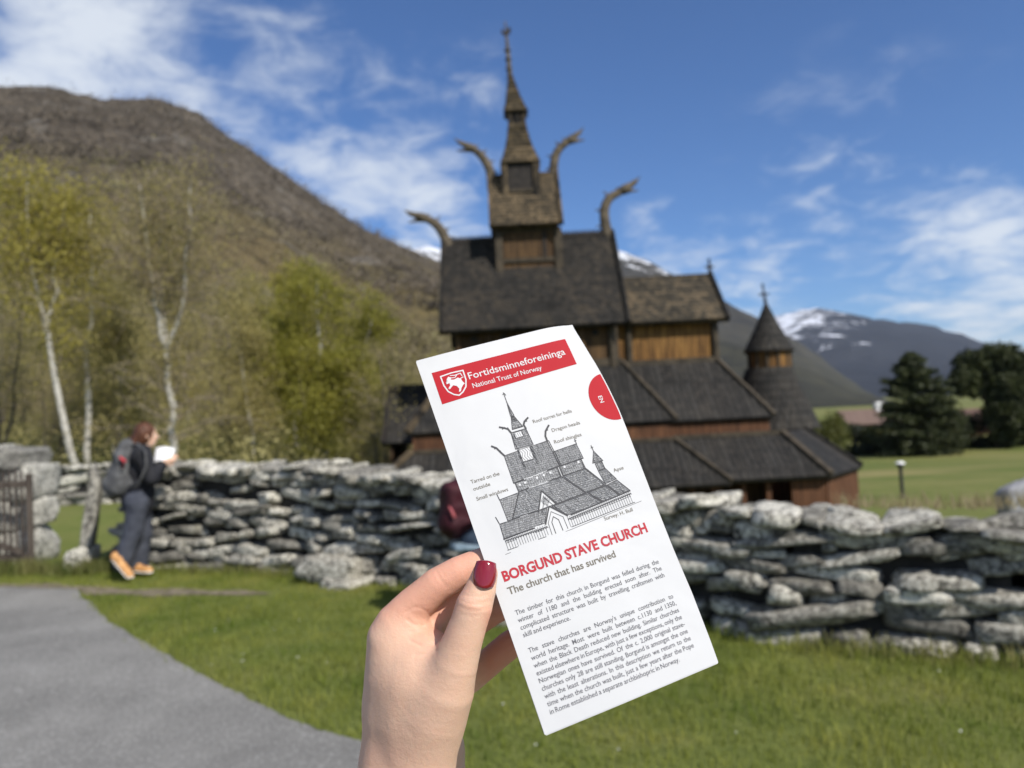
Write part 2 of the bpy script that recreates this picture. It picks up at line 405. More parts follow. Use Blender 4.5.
h *= 1 + 1.6 * np.exp(-(np.maximum(wd, 0) / .22) ** 2) * (RNG.random(len(x)))
g1 = blades('grass', x, y, h, .006, M_blade, 3); tag(g1, kind='stuff')
# taller tufts by the gate pillar and wall end
wq = RNG.uniform(-4.4, 5.5, 2600); wq = wq[fbm(np.stack([wq, wq * 0, wq * 0], -1), 1.6, 3) > -.25]
x = np.concatenate([RNG.normal(-4.85, .16, 1500), RNG.normal(-5.9, .5, 2000), wq]); y = np.concatenate([RNG.normal(8.62, .1, 1500), RNG.normal(8.75, .12, 2000), np.interp(wq, WALL[:, 0], WALL[:, 1]) - .03 - np.abs(RNG.normal(0, .09, len(wq)))])
g2 = blades('tall_grass', x, y, RNG.uniform(.06, .16, len(x)) * np.where(np.arange(len(x)) < 3500, 1.3, .9), .007, leafmat('tall grass blades', (.08, .11, .02), (.26, .24, .09), .35, 3), 5); tag(g2, kind='stuff')
# small pale flowers in the lawn
x = RNG.uniform(-3, 5, 90); y = RNG.uniform(3.2, 6.4, 90); kp = (y < np.interp(x, WALL[:, 0], WALL[:, 1]) - .3) & ~in_path(x, y); x, y = x[kp], y[kp]
mb = MB()
for a, b in zip(x, y):
    z = float(ground(a, b)) + .05; r_ = random.uniform(.004, .008)
    mb.add([(a + r_ * math.cos(k), b + r_ * math.sin(k), z + .003 * (i % 2)) for i, k in enumerate(np.linspace(0, 6.28, 7)[:-1])], [(0, 1, 2, 3, 4, 5)])
tag(mb.build('lawn_daisies', mat2('petals', (.55, .55, .45), (.75, .75, .68), 20)), kind='stuff')

# ------------------------------------------------------------------ mountains
def azel(px, py):
    d = ray(px, py); return math.atan2(d[0], d[1]), d[2] / math.hypot(d[0], d[1])
def mountain(name, pts, r0, Rr, gexp, amp, mats, z0=-6, seed=0, naz=300, nr=70, back=1.6, wob=.0):
    A = np.array([azel(*p) for p in pts]); az = np.linspace(A[0, 0], A[-1, 0], naz); el = np.interp(az, A[:, 0], A[:, 1])
    ts = np.concatenate([np.linspace(0, 1, nr), np.linspace(1.05, back, 14)])
    V = np.zeros((naz, len(ts), 3))
    for j, t_ in enumerate(ts):
        r = r0 + (Rr - r0) * t_; X = r * np.sin(az); Y = r * np.cos(az)
        H = (CAMZ + Rr * el - z0); tt = min(t_, 1)
        z = z0 + H * tt ** gexp
        P = np.stack([X, Y, X * 0 + seed], -1)
        nz = fbm(P, 5.0 / Rr, 6); rid = 1 - np.abs(fbm(P + 50, 9.0 / Rr, 5))
        z = z + amp * Rr * (nz * .5 + rid * .35 - .25) * math.sin(math.pi * min(tt, 1)) ** .8 * np.clip(H / (Rr * .2), .1, 1)
        if t_ >= .97: z = z + amp * Rr * .06 * fbm(P + 9, 60 / Rr, 3)
        if t_ > 1: z = z0 + (z - z0) * (1 - (t_ - 1) / (back - 1)) ** 1.2
        V[:, j] = np.stack([X, Y, z], -1)
    n, m = V.shape[:2]; i = np.arange(n - 1)[:, None] * m + np.arange(m - 1)[None]
    F = np.stack([i, i + m, i + m + 1, i + 1], -1).reshape(-1, 4)
    return tag(np_mesh(name, V.reshape(-1, 3), F, mats, None, True), kind='structure'), V
# near wooded mountain
t = NT('bare wooded mountainside'); n = t.noise(.012, 8, .62); n2 = t.noise(.16, 8, .72, stretch=(1, 1, .35)); n3 = t.noise(.03, 8, .75)
z = t.sep(t.tc.outputs['Object'])[2]; zz = t.math('MULTIPLY', z, 1 / 230.0)
low = t.ramp(n, [(.35, (.125, .105, .045)), (.65, (.175, .135, .068))]); high = t.ramp(n, [(.35, (.085, .070, .054)), (.65, (.155, .132, .104))])
c = t.mix(t.ramp(t.math('ADD', zz, t.math('MULTIPLY', t.math('SUBTRACT', n3, .5), .9)), [(.22, 0.0), (.6, 1.0)]), low, high)
c = t.mix(t.ramp(n2, [(.38, .75), (.60, 0.0)]), c, (.036, .030, .023))
c = t.mix(t.ramp(n3, [(.56, 0.0), (.66, .7)]), c, t.ramp(n2, [(.4, (.13, .12, .10)), (.6, (.30, .28, .25))])); t.col(c); t.rough(.95); t.b.inputs['Specular IOR Level'].default_value = .05
t.bump(n2, .8, 4.0); M_m1 = t.m
m1p = [(-900, 300), (-400, 130), (-150, 95), (0, 87), (50, 88), (100, 98), (130, 99), (160, 99), (200, 116), (250, 150), (300, 186), (350, 221), (400, 245), (440, 262), (500, 300), (580, 350), (640, 395), (700, 432)]
m1, V1 = mountain('mountain_near', m1p, 62, 620, 1.22, .05, M_m1, -5, 3)
t = NT('grey fell with snow'); n = t.noise(.0025, 8, .65); n2 = t.noise(.02, 9, .75); z = t.sep(t.tc.outputs['Object'])[2]
c = t.ramp(n, [(.35, (.050, .046, .038)), (.65, (.105, .095, .078))]); c = t.mix(t.ramp(z, [(0.0, 0.0), (1.0, 1.0)]), c, c)
lowz = t.ramp(t.math('MULTIPLY', z, 1 / 600.0), [(.05, 1.0), (.4, 0.0)]); c = t.mix(t.math('MULTIPLY', lowz, .4), c, (.075, .078, .040))
c = t.mix(t.ramp(n2, [(.40, .6), (.6, 0.0)]), c, (.030, .032, .034))
sn = t.ramp(t.math('ADD', t.math('MULTIPLY', z, 1 / 600.0), t.math('MULTIPLY', t.math('SUBTRACT', n2, .5), 1.6)), [(.80, 0.0), (.88, 1.0)])
c = t.mix(sn, c, (.80, .82, .86)); t.col(c); t.rough(.95); t.b.inputs['Specular IOR Level'].default_value = .05; t.bump(n2, .8, 25.0); M_m2 = t.m
m2p = [(120, 330), (250, 300), (330, 268), (400, 252), (428, 246), (450, 250), (500, 244), (560, 236), (600, 244), (625, 253), (660, 268), (690, 283), (728, 304), (755, 318), (800, 343), (830, 366), (860, 388), (900, 410), (940, 425)]
m2, V2 = mountain('mountain_middle', m2p, 700, 2600, 1.15, .045, M_m2, -6, 8)
t = NT('far fell with snow and painted cloud shadow'); n = t.noise(.0012, 8, .65); n2 = t.noise(.0075, 9, .72); z = t.sep(t.tc.outputs['Object'])[2]
c = t.ramp(n, [(.35, (.020, .024, .034)), (.65, (.042, .046, .056))])  # cloud shadow and blue of distance put into the dark base colour
sx_ = t.sep(t.tc.outputs['Object'])[0]
sn = t.math('ADD', t.math('MULTIPLY', z, 1 / 1000.0), t.math('MULTIPLY', t.math('SUBTRACT', n2, .5), 1.9))
sn = t.math('SUBTRACT', sn, t.ramp(t.math('MULTIPLY', sx_, 1 / 4000.0), [(.50, 0.0), (.72, .5)]))
c = t.mix(t.ramp(sn, [(.48, 0.0), (.55, 1.0)]), c, (.80, .82, .88)); t.col(c); t.rough(.95); t.b.inputs['Specular IOR Level'].default_value = .05; t.bump(n2, .7, 60.0); M_m3 = t.m
m3p = [(500, 360), (600, 345), (700, 333), (740, 326), (775, 317), (800, 311), (820, 309), (850, 314), (880, 320), (930, 327), (960, 335), (990, 346), (1024, 357), (1100, 385), (1250, 400), (1500, 420)]
m3, V3 = mountain('mountain_far', m3p, 3000, 6500, 1.1, .04, M_m3, -6, 21)
# ------------------------------------------------------------------ dry stone walls
def stone_template(n):
    g = np.linspace(-1, 1, n + 1); V = []; F = []
    for ax in range(3):
        for sg in (-1, 1):
            b = len(V); o1, o2 = [(1, 2), (2, 0), (0, 1)][ax]
            for i in g:
                for j in g:
                    p = [0, 0, 0]; p[ax] = sg; p[o1] = i; p[o2] = j; V.append(p)
            for i in range(n):
                for j in range(n):
                    q = [b + i * (n + 1) + j, b + (i + 1) * (n + 1) + j, b + (i + 1) * (n + 1) + j + 1, b + i * (n + 1) + j + 1]
                    F.append(q if sg > 0 else q[::-1])
    V = np.array(V, float); key = {}; mp = []; U = []
    for v in np.round(V, 5):
        k = tuple(v)
        if k not in key: key[k] = len(U); U.append(v)
        mp.append(key[k])
    F = np.array(mp)[np.array(F)]; U = np.array(U)
    p = 7.0; nr = (np.abs(U) ** p).sum(1) ** (1 / p); return U / nr[:, None], F
ST = {n: stone_template(n) for n in (4, 6, 8)}
class Stones:
    def __init__(s): s.V = []; s.F = []; s.T = []; s.n = 0
    def add(s, c, ex, ey, ez, res=6, tone=None, rough=.17):
        """c centre; ex, ey, ez half-axis vectors"""
        U, F = ST[res]; sd = RNG.random(3) * 40
        sh = 1 + RNG.uniform(-.14, .14, 3); W = U * sh
        k = RNG.uniform(-.22, .22, 3)
        W = W * (1 + k[0] * U[:, [1]] * np.array([1, 0, 0]) + k[1] * U[:, [0]] * np.array([0, 0, 1]) + k[2] * U[:, [0]] * np.array([0, 1, 0]))
        P = U @ np.diag([np.linalg.norm(ex), np.linalg.norm(ey), np.linalg.norm(ez)]) / .1
        d = fbm(P + sd, .9, 5)
        W = W * (1 + rough * d[:, None])
        for _k in range(7):                                             # broken facets
            n_ = RNG.normal(size=3) * [1, 1.0, 1]; n_ /= np.linalg.norm(n_); dd_ = W @ n_; mx = dd_.max() * RNG.uniform(.72, .93); W = W - np.clip(dd_ - mx, 0, None)[:, None] * n_
        V = np.array(c) + W[:, [0]] * ex + W[:, [1]] * ey + W[:, [2]] * ez
        s.V.append(V); s.F.append(F + s.n); s.n += len(V); s.T.append(np.full(len(V), RNG.random() if tone is None else tone))
    def build(s, name, mat, parent=None):
        return np_mesh(name, np.concatenate(s.V), np.concatenate(s.F), mat, parent, True, 4, {'tone': np.concatenate(s.T)})
def stonemat(name, dark, pale, lich):
    t = NT(name); at_ = t.n.new('ShaderNodeAttribute'); at_.attribute_name = 'tone'; tone = at_.outputs['Fac']
    n = t.noise(7, 8, .68); n2 = t.noise(26, 8, .75); n3 = t.noise(3.2, 5, .6)
    c = t.mix(t.ramp(n, [(.38, 0.0), (.54, 1.0)]), dark, pale)
    c = t.mix(t.ramp(t.math('ADD', n2, t.math('MULTIPLY', tone, .10)), [(.54, 0.0), (.62, .9)]), c, lich)
    c = t.mix(t.math('MULTIPLY', t.math('POWER', t.math('SUBTRACT', 1.0, tone), 1.7), .8), c, t.mix(n2, (.035, .033, .029), (.21, .20, .175)))
    c = t.mix(t.ramp(n2, [(.38, .92), (.47, 0.0)]), c, (.032, .030, .027))
    c = t.mix(t.ramp(n3, [(.60, 0.0), (.75, .35)]), c, (.12, .115, .045))
    t.col(c); t.rough(.92); t.b.inputs['Specular IOR Level'].default_value = .15; t.bump(t.math('ADD', n2, n), .9, .018); return t.m
M_stone = stonemat('lichened stone', (.085, .078, .064), (.345, .322, .27), (.68, .65, .56))
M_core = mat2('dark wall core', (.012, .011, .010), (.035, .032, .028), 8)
def dry_wall(name, line, tops, thick, mat, courses_h=(.065, .135), wlen=(.14, .44), both=True, res=6, parent=None, holes=None):
    st = Stones(); line = [np.array(p, float) for p in line]
    seg = [np.linalg.norm(line[i + 1] - line[i]) for i in range(len(line) - 1)]; cum = np.concatenate([[0], np.cumsum(seg)]); Lt = cum[-1]
    def pos(q):
        q = min(max(q, 0), Lt - 1e-6); i = int(np.searchsorted(cum, q, side='right') - 1); i = min(i, len(seg) - 1)
        d = (line[i + 1] - line[i]) / seg[i]; return line[i] + d * (q - cum[i]), d
    def top(q): return float(np.interp(q, cum, tops))
    for side in ((0, 1) if both else (0,)):
        z = 0.0; ci = 0
        while z < max(tops):
            h = random.uniform(*courses_h) * (1.45 if ci == 0 else 1); q = -random.uniform(0, .2)
            while q < Lt:
                wl = random.uniform(*wlen) * (1 if random.random() < .8 else 1.5) * (.6 + .55 * h / .11)
                qm = q + wl / 2; hh = h * random.uniform(.74, 1.12)
                wav = .06 * math.sin(qm * 1.7 + ci) + .03 * math.sin(qm * 4.1 + ci * 2)
                tp = top(qm)
                zc = z + h / 2 + wav * min(1, z / .3)
                if zc < tp - .015:
                    p, d = pos(qm); nrm = np.array([d[1], -d[0]]); nrm = nrm if side == 0 else -nrm
                    batter = .06 * (zc / 1.0)
                    dep = random.uniform(.13, .20) if side == 0 else .16
                    inset = (0 if side == 0 else thick) ; base = p - np.array([d[1], -d[0]]) * inset
                    cc = base - nrm * (dep - random.uniform(-.05, .045) + batter)
                    gz = float(ground(cc[0], cc[1]))
                    gz = gz if side == 0 else min(gz, float(ground(p[0], p[1])))
                    tl = random.uniform(-.18, .18); D3 = np.array([d[0], d[1], tl]); N3 = np.array([nrm[0], nrm[1], random.uniform(-.1, .1)])
                    nr_ = res
                    st.add((cc[0], cc[1], gz + zc - .04), D3 * (wl / 2 * 1.02), N3 * dep, np.array([-tl * d[0], -tl * d[1], 1]) * (hh / 2 * 1.01), nr_)
                    if random.random() < .25:   # chinking stone in the joint
                        st.add((cc[0] + d[0] * wl / 2 + nrm[0] * .03, cc[1] + d[1] * wl / 2 + nrm[1] * .03, gz + zc - .04 - h * .4), D3 * .05, N3 * .08, np.array([0, 0, .025]), 4)
                q += wl * random.uniform(.97, 1.06)
            z += h * .93; ci += 1
    for side in ((0, 1) if both else (0,)):                            # top course, levelling up under the caps
        q = 0
        while q < Lt:
            wl = random.uniform(*wlen); p, d = pos(q + wl / 2); nrm = np.array([d[1], -d[0]]) * (1 if side == 0 else -1); base = p - np.array([d[1], -d[0]]) * (0 if side == 0 else thick)
            cc = base - nrm * (.17 + .05); hh = random.uniform(.09, .14); tl = random.uniform(-.1, .1)
            st.add((cc[0], cc[1], float(ground(p[0], p[1])) + top(q + wl / 2) - .115), np.array([d[0], d[1], tl]) * wl / 2, np.array([nrm[0], nrm[1], 0]) * .16, np.array([0, 0, hh / 2]), res); q += wl * 1.0
    q = 0                                                              # capping stones, lying across
    while q < Lt:
        wl = random.uniform(.12, .34); p, d = pos(q + wl / 2); nrm = np.array([d[1], -d[0]])
        for k, o in enumerate((.12, .42)):
            cc = p - nrm * (thick * o + random.uniform(-.05, .05) + .05); hh = random.uniform(.05, .095); tl = random.uniform(-.22, .22)
            st.add((cc[0], cc[1], float(ground(p[0], p[1])) + top(q + wl / 2) + random.uniform(-.05, .0)), np.array([d[0], d[1], tl]) * wl / 2, np.array([nrm[0], nrm[1], random.uniform(-.15, .1)]) * thick * random.uniform(.17, .28), np.array([0, 0, hh / 2]), res, random.random() ** .6)
        q += wl * .95
    root = empty(name, (0, 0, 0)) if parent is None else parent
    st.build('stones', mat, root)
    mb = MB()                                                          # rubble core behind the faces, near-black to stand in for gap shade
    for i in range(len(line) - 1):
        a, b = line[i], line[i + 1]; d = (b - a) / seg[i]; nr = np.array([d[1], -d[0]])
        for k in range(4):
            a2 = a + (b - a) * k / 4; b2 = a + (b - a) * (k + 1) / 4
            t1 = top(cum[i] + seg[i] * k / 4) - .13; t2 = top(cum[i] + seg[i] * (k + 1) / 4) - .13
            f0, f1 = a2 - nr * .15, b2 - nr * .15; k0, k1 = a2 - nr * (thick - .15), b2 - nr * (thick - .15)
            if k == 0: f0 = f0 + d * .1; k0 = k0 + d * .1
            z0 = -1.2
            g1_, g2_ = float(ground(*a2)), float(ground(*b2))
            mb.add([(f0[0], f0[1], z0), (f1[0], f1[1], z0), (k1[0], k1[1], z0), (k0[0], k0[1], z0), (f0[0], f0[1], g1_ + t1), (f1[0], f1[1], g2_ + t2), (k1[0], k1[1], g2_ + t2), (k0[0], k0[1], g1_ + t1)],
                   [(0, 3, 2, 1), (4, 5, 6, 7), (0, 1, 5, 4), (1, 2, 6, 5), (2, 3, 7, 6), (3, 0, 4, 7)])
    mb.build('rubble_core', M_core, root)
    return root
wt_ = [1.15, 1.15, 1.11, .99, .84, .77, .71, .70, .70]
wl_ = dry_wall('dry_stone_wall', WALL, wt_, .75, M_stone)
tag(wl_, 'long lichen-grey dry stone wall crossing the lawn behind the held leaflet', 'wall')
# tall pale end slab and the face stones at the wall's left end
es = Stones()
es.add((-4.83, 8.70, .46), np.array([.075, .02, .0]), np.array([-.02, .09, 0]), np.array([.09, 0, .56]), 8, .35, .07)
o = es.build('end_slab', M_stone, wl_)
tag(o, 'tall thin grey slab standing against the wall end')
es = Stones(); es.add((-4.92, 8.72, .12), np.array([.17, 0, 0]), np.array([0, .15, 0]), np.array([0, 0, .17]), 8, .95); es.build('foot_stone', M_stone, wl_)
es = Stones()
for k, (x_, y_, z_, a, b, c_) in enumerate([(-1.78, 7.36, .12, .22, .2, .13), (-1.62, 7.25, .0, .2, .2, .09)]): es.add((x_, y_, z_), np.array([a, -.6 * a, 0]), np.array([-.5 * b, -.8 * b, 0]), np.array([0, 0, c_]), 8, .6)
es.build('jutting_boulder', M_stone, wl_)
# dry weeds rooted in the wall top on the right
n = 700; q = RNG.uniform(2.1, 4.2, n); x = q; y = np.interp(q, WALL[:, 0], WALL[:, 1]) + .35 + RNG.uniform(.0, .35, n)
r0_ = np.random.default_rng(3); h = r0_.uniform(.02, .085, n); a = r0_.uniform(0, 6.28, n)
z = np.array([.80] * n) + ground(x, y) * 0 - .0; V = np.stack([np.stack([x - .004, y, z], -1), np.stack([x + .004, y, z], -1), np.stack([x + np.cos(a) * .03, y + np.sin(a) * .03, z + h + .03], -1)], 1)
tag(np_mesh('dry_weeds', V.reshape(-1, 3), np.arange(3 * n).reshape(-1, 3), leafmat('dry stems', (.16, .12, .06), (.30, .26, .13), .3, 9), None, False, 3), kind='stuff')

# far low wall behind the gap
fw = dry_wall('low_field_wall', [(-16, 17.5), (-12, 17.2), (-8.5, 17.0), (-5.5, 17.2)], [.85, .9, .85, .8], .6, M_stone, (.12, .2), (.2, .6), False, 4)
tag(fw, 'low pale field wall seen in the gap beside the gate pillar', 'wall')

# gate pillar: rough limewashed masonry
M_pill = stonemat('limewashed stone', (.13, .125, .115), (.36, .345, .305), (.56, .54, .47))
gp = empty('gate_pillar', (-6.6, 9.5, 0)); st = Stones()
def pil(x, y, z, a, b, c_, tone=.9): st.add((x + 6.6, y - 9.5, z), np.array([a, random.uniform(-.02, .02), random.uniform(-.01, .01)]), np.array([0, b, 0]), np.array([random.uniform(-.02, .02), 0, c_]), 8, tone, .10)
for k, (z0, z1) in enumerate([(0, .42), (.38, .80), (.76, 1.22)]):
    xs_ = [-8.3, -7.6, -6.9, -6.4, -5.85] if k % 2 else [-8.3, -7.9, -7.1, -6.25, -5.85]
    for i in range(4): pil((xs_[i] + xs_[i + 1]) / 2, 9.52, (z0 + z1) / 2, (xs_[i + 1] - xs_[i]) / 2 + .03, .30, (z1 - z0) / 2 + .02, random.uniform(.75, 1))
for i in range(6): pil(-8.2 + i * .41, 9.48 + random.uniform(-.03, .03), 1.33 + (.05 * math.sin(i * 1.3)) - (.05 if i == 5 else 0), .25, .34, .125 + random.uniform(0, .04), random.uniform(.15, 1))
for i in range(5): pil(-8.1 + i * .44, 9.5, 1.47 + random.uniform(-.03, .03) - (.1 if i == 4 else 0), .21, .26, .075, random.uniform(.2, 1))
st.build('stones', M_pill, gp)
tag(gp, 'broad whitewashed stone gate pillar at the far left behind the wooden gate', 'gate pillar')
# wooden gate
M_gate = mat2('weathered gate wood', (.045, .034, .027), (.105, .085, .068), 12, .85, .4, 40, stretch=(1, 1, .2))
gt = empty('picket_gate', (-6.3, 8.93, 0)); mb = MB(); x = -1.25
for i in range(27):
    xx = -1.25 + i * .07; mb = MB(); hgt = 1.15 + .02 * math.sin(i * 2.1)
    mb.box((xx - .009, -.012, .06), (xx + .009, .014, hgt)); mb.add([(xx - .009, -.012, hgt), (xx + .009, -.012, hgt), (xx, 0, hgt + .05), (xx + .009, .014, hgt), (xx - .009, .014, hgt)], [(0, 1, 2), (1, 3, 2), (3, 4, 2), (4, 0, 2)])
    mb.build('picket', M_gate, gt)
for z_ in (1.0, .17):
    mb = MB(); mb.box((-1.3, -.047, z_ - .04), (.66, -.014, z_ + .04)); mb.build('rail', M_gate, gt, bevel=.004)
mb = MB(); mb.bar((-1.25, -.06, .88), (.60, -.06, .22), .07, .025, up=(0, 1, 0)); mb.build('brace', M_gate, gt)
mb = MB(); mb.box((.64, -.05, .0), (.69, .02, 1.12)); mb.build('gate_post', M_gate, gt, bevel=.006)
tag(gt, 'low brown wooden picket gate with a diagonal brace before the white pillar', 'gate')
# ------------------------------------------------------------------ the stave church (x = east, y = away, so the south side faces us)
def woodmat(name, a, b, c_, vert=True, sc_=1.0, rough=.8, spec=.25):
    t = NT(name); st = (7, 7, .5) if vert else (.5, 7, 7)
    n = t.noise(1.6 * sc_, 8, .65, stretch=st); n2 = t.noise(.6, 5, .6)
    col_ = t.mix(t.ramp(n2, [(.38, 0.0), (.62, 1.0)]), t.ramp(n, [(.35, a), (.65, b)]), t.ramp(n, [(.35, a), (.65, c_)]))
    sp = t.sep(t.tc.outputs['Object']); q = t.math('PINGPONG', t.math('ADD', t.math('MULTIPLY', sp[0], 1.0), t.math('MULTIPLY', sp[1], 1.0)), .11)
    gap = t.ramp(q, [(.004, .25), (.014, 1.0)]); col_ = t.mix(1.0, col_, gap, 'MULTIPLY') if vert else col_
    t.col(col_); t.rough(rough); t.b.inputs['Specular IOR Level'].default_value = spec; t.bump(n, .6, .02); return t.m
M_tarred = woodmat('tarred boards', (.030, .018, .010), (.085, .048, .022), (.14, .080, .032))
M_gold = woodmat('sunlit pine boards', (.055, .026, .009), (.19, .092, .026), (.34, .18, .052), sc_=1.3)  # sunlit gold put into the board colour itself
M_red = woodmat('red-brown boards', (.045, .020, .010), (.12, .052, .024), (.16, .072, .034))
M_dark = mat2('black tar wood', (.010, .008, .007), (.030, .024, .019), 5, .7, .4, 20)
M_trim = mat2('weathered trim board', (.030, .024, .016), (.072, .056, .037), 3, .8, .5, 20)
M_grey = mat2('silvered dragon wood', (.040, .033, .024), (.15, .12, .082), 5, .8, .6, 25)
def shingle(name, a, b, c_, pitch=(.30, .20), patch=.5):
    t = NT(name); uv = t.tc.outputs['UV']; br = t.n.new('ShaderNodeTexBrick'); t.L(uv, br.inputs['Vector'])
    br.inputs['Scale'].default_value = 1; br.inputs['Brick Width'].default_value = pitch[1]; br.inputs['Row Height'].default_value = pitch[0]
    br.inputs['Mortar Size'].default_value = .035; br.inputs['Mortar Smooth'].default_value = .3; br.inputs['Color1'].default_value = hsv(a); br.inputs['Color2'].default_value = hsv(b); br.inputs['Mortar'].default_value = (.006, .006, .006, 1); br.offset = .5
    n = t.noise(.55, 6, .65); n2 = t.noise(6, 6, .7, stretch=(1, 1, .3))
    c = t.mix(t.ramp(n, [(.52 - .1 * patch, 0.0), (.70, .8 * patch)]), br.outputs['Color'], c_); c = t.mix(t.ramp(n2, [(.35, .55), (.6, 0.0)]), c, (.012, .011, .010))
    c = t.mix(t.ramp(n2, [(.55, 0.0), (.75, .5)]), c, c_)
    w_ = t.n.new('ShaderNodeTexWave'); w_.wave_type = 'BANDS'; w_.bands_direction = 'Y'; w_.wave_profile = 'SAW'; w_.inputs['Scale'].default_value = 1 / pitch[0] / 6.2832 * 3.1416 * .318 ; t.L(uv, w_.inputs['Vector'])
    n5 = t.noise(1.0, 6, .75, stretch=(5.5, 5.5, .5)); n6 = t.noise(3.2, 4, .7)
    c = t.mix(t.ramp(n5, [(.50, 0.0), (.66, .55)]), c, c_); c = t.mix(t.ramp(n6, [(.36, .4), (.52, 0.0)]), c, (.014, .0135, .012))
    t.col(c); t.rough(.78); t.b.inputs['Specular IOR Level'].default_value = .2
    b = t.n.new('ShaderNodeBump'); b.inputs['Strength'].default_value = .8; b.inputs['Distance'].default_value = .03; t.L(t.math('ADD', br.outputs['Fac'], t.math('MULTIPLY', n2, -1.2)), b.inputs['Height']); b.invert = True; t.L(b.outputs[0], t.b.inputs['Normal']); return t.m
M_sh = shingle('tarred shingles', (.024, .023, .021), (.046, .043, .039), (.075, .064, .050))
M_shw = shingle('weathered shingles', (.045, .037, .026), (.105, .082, .053), (.24, .175, .10), patch=1)
M_shc = shingle('chancel shingles', (.030, .027, .021), (.066, .055, .039), (.17, .125, .075), patch=1)
M_plank = shingle('tarred roof planks', (.018, .017, .016), (.042, .040, .037), (.070, .060, .048), pitch=(2.6, .19), patch=.4)

ch = empty('stave_church', (0, 0, 0)); YC = 28.0; GZ = -2.95
tag(ch, 'dark tarred wooden stave church with tiered shingled roofs, dragon heads and a spire', 'church')
def wallbox(mb, x0, x1, v0, z0, z1, mi=0, t_=.12): mb.box((x0, YC - v0, z0), (x1, YC + v0, z1), mi)
def gable_roof(name, x0, x1, zr, v, ze, mat, th=.14, parent=ch, sag=0, yc=YC):
    mb = MB()
    mb.slab([(x0, yc - v, ze), (x1, yc - v, ze), (x1, yc + .02, zr), (x0, yc + .02, zr)], th)
    mb.slab([(x1, yc + v, ze), (x0, yc + v, ze), (x0, yc - .02, zr), (x1, yc - .02, zr)], th)
    return mb.build(name, mat, parent)
def gable_end(name, x, half, z0, ze, zr, mat, parent=ch, th=.1, slope=None, yc=YC):
    mb = MB(); a = x - th / 2; b = x + th / 2
    P = [(yc - half, z0), (yc + half, z0), (yc + half, ze), (yc, zr), (yc - half, ze)]
    n = len(P); mb.add([(a, *p) for p in P] + [(b, *p) for p in P], [tuple(range(n))[::-1], tuple(range(n, 2 * n))] + [(i, (i + 1) % n, n + (i + 1) % n, n + i) for i in range(n)])
    return mb.build(name, mat, parent)
def shingmat(name, a, b, c_):
    t = NT(name); at_ = t.n.new('ShaderNodeAttribute'); at_.attribute_name = 'tone'; n = t.noise(.7, 5, .65); n2 = t.noise(9, 5, .7)
    c = t.ramp(t.math('ADD', t.math('MULTIPLY', at_.outputs['Fac'], .38), t.math('MULTIPLY', t.math('SUBTRACT', n, .22), 1.0)), [(.12, a), (.45, b), (.85, c_)]); c = t.mix(t.ramp(n2, [(.35, .6), (.55, 0.0)]), c, (.014, .013, .011))
    t.col(c); t.rough(.8); t.b.inputs['Specular IOR Level'].default_value = .2; t.bump(n2, .5, .02); return t.m
M_tile = shingmat('tarred wooden shingle', (.016, .015, .0135), (.033, .030, .027), (.075, .060, .044))
M_tilew = shingmat('sun-bleached wooden shingle', (.034, .029, .021), (.105, .080, .050), (.25, .18, .105))
M_tilec = shingmat('half-bleached wooden shingle', (.024, .022, .018), (.060, .050, .036), (.19, .14, .085))
class Tiles:
    def __init__(s): s.V = []; s.F4 = []; s.T = []; s.n = 0; s.r = np.random.default_rng(99)
    def face(s, a, b, c, d, w=.17, e=.20, lift=.035):
        """a, b lower edge left to right; c, d upper edge right to left"""
        a, b, c, d = [np.array(q, float) for q in (a, b, c, d)]; H = np.linalg.norm((c + d) / 2 - (a + b) / 2); rows = max(2, int(H / e)); nrm = np.cross(b - a, (d - a) if np.linalg.norm(d - a) > 1e-3 else (c - a)); nrm /= np.linalg.norm(nrm)
        for i in range(rows):
            v0, v1 = i / rows, min(1, (i + 1.35) / rows); L0, R0 = a + (d - a) * v0, b + (c - b) * v0; L1, R1 = a + (d - a) * v1, b + (c - b) * v1; W = np.linalg.norm(R0 - L0); k = max(1, int(round(W / w))); off = .5 * (i % 2)
            for j in range(-1 if off else 0, k):
                u0, u1 = max(0, (j + off + .04) / k), min(1, (j + 1 + off - .04) / k)
                if u1 - u0 < .25 / k: continue
                dn = (L0 + R0 - L1 - R1) / 2; dn = dn / (np.linalg.norm(dn) + 1e-9); um = (u0 + u1) / 2; li = lift * s.r.uniform(.7, 1.5); dp_ = s.r.uniform(.02, .05)
                p = [L1 + (R1 - L1) * u0 + nrm * .004, L0 + (R0 - L0) * u0 + nrm * li, L0 + (R0 - L0) * um + nrm * li + dn * dp_, L0 + (R0 - L0) * u1 + nrm * li, L1 + (R1 - L1) * u1 + nrm * .004]
                mt = L1 + (R1 - L1) * um + nrm * .004
                q = [p[1] - nrm * .022, p[2] - nrm * .022, p[3] - nrm * .022]
                s.V += [p[0], p[1], p[2], mt, p[3], p[4]] + q; n = s.n; s.F4 += [(n, n + 1, n + 2, n + 3), (n + 3, n + 2, n + 4, n + 5), (n + 1, n + 6, n + 7, n + 2), (n + 2, n + 7, n + 8, n + 4)]; s.T += [s.r.random()] * 9; s.n += 9
    def build(s, name, mat, parent): return np_mesh(name, np.array(s.V), np.array(s.F4), mat, parent, False, 4, {'tone': np.array(s.T)})
def tile_gable(name, x0, x1, zr, v, ze, mat, parent, w=.19, e=.22, yc=YC):
    T_ = Tiles(); T_.face((x0, yc - v, ze), (x1, yc - v, ze), (x1, yc, zr), (x0, yc, zr), w, e); T_.face((x1, yc + v, ze), (x0, yc + v, ze), (x0, yc, zr), (x1, yc, zr), w, e); return T_.build(name, mat, parent)
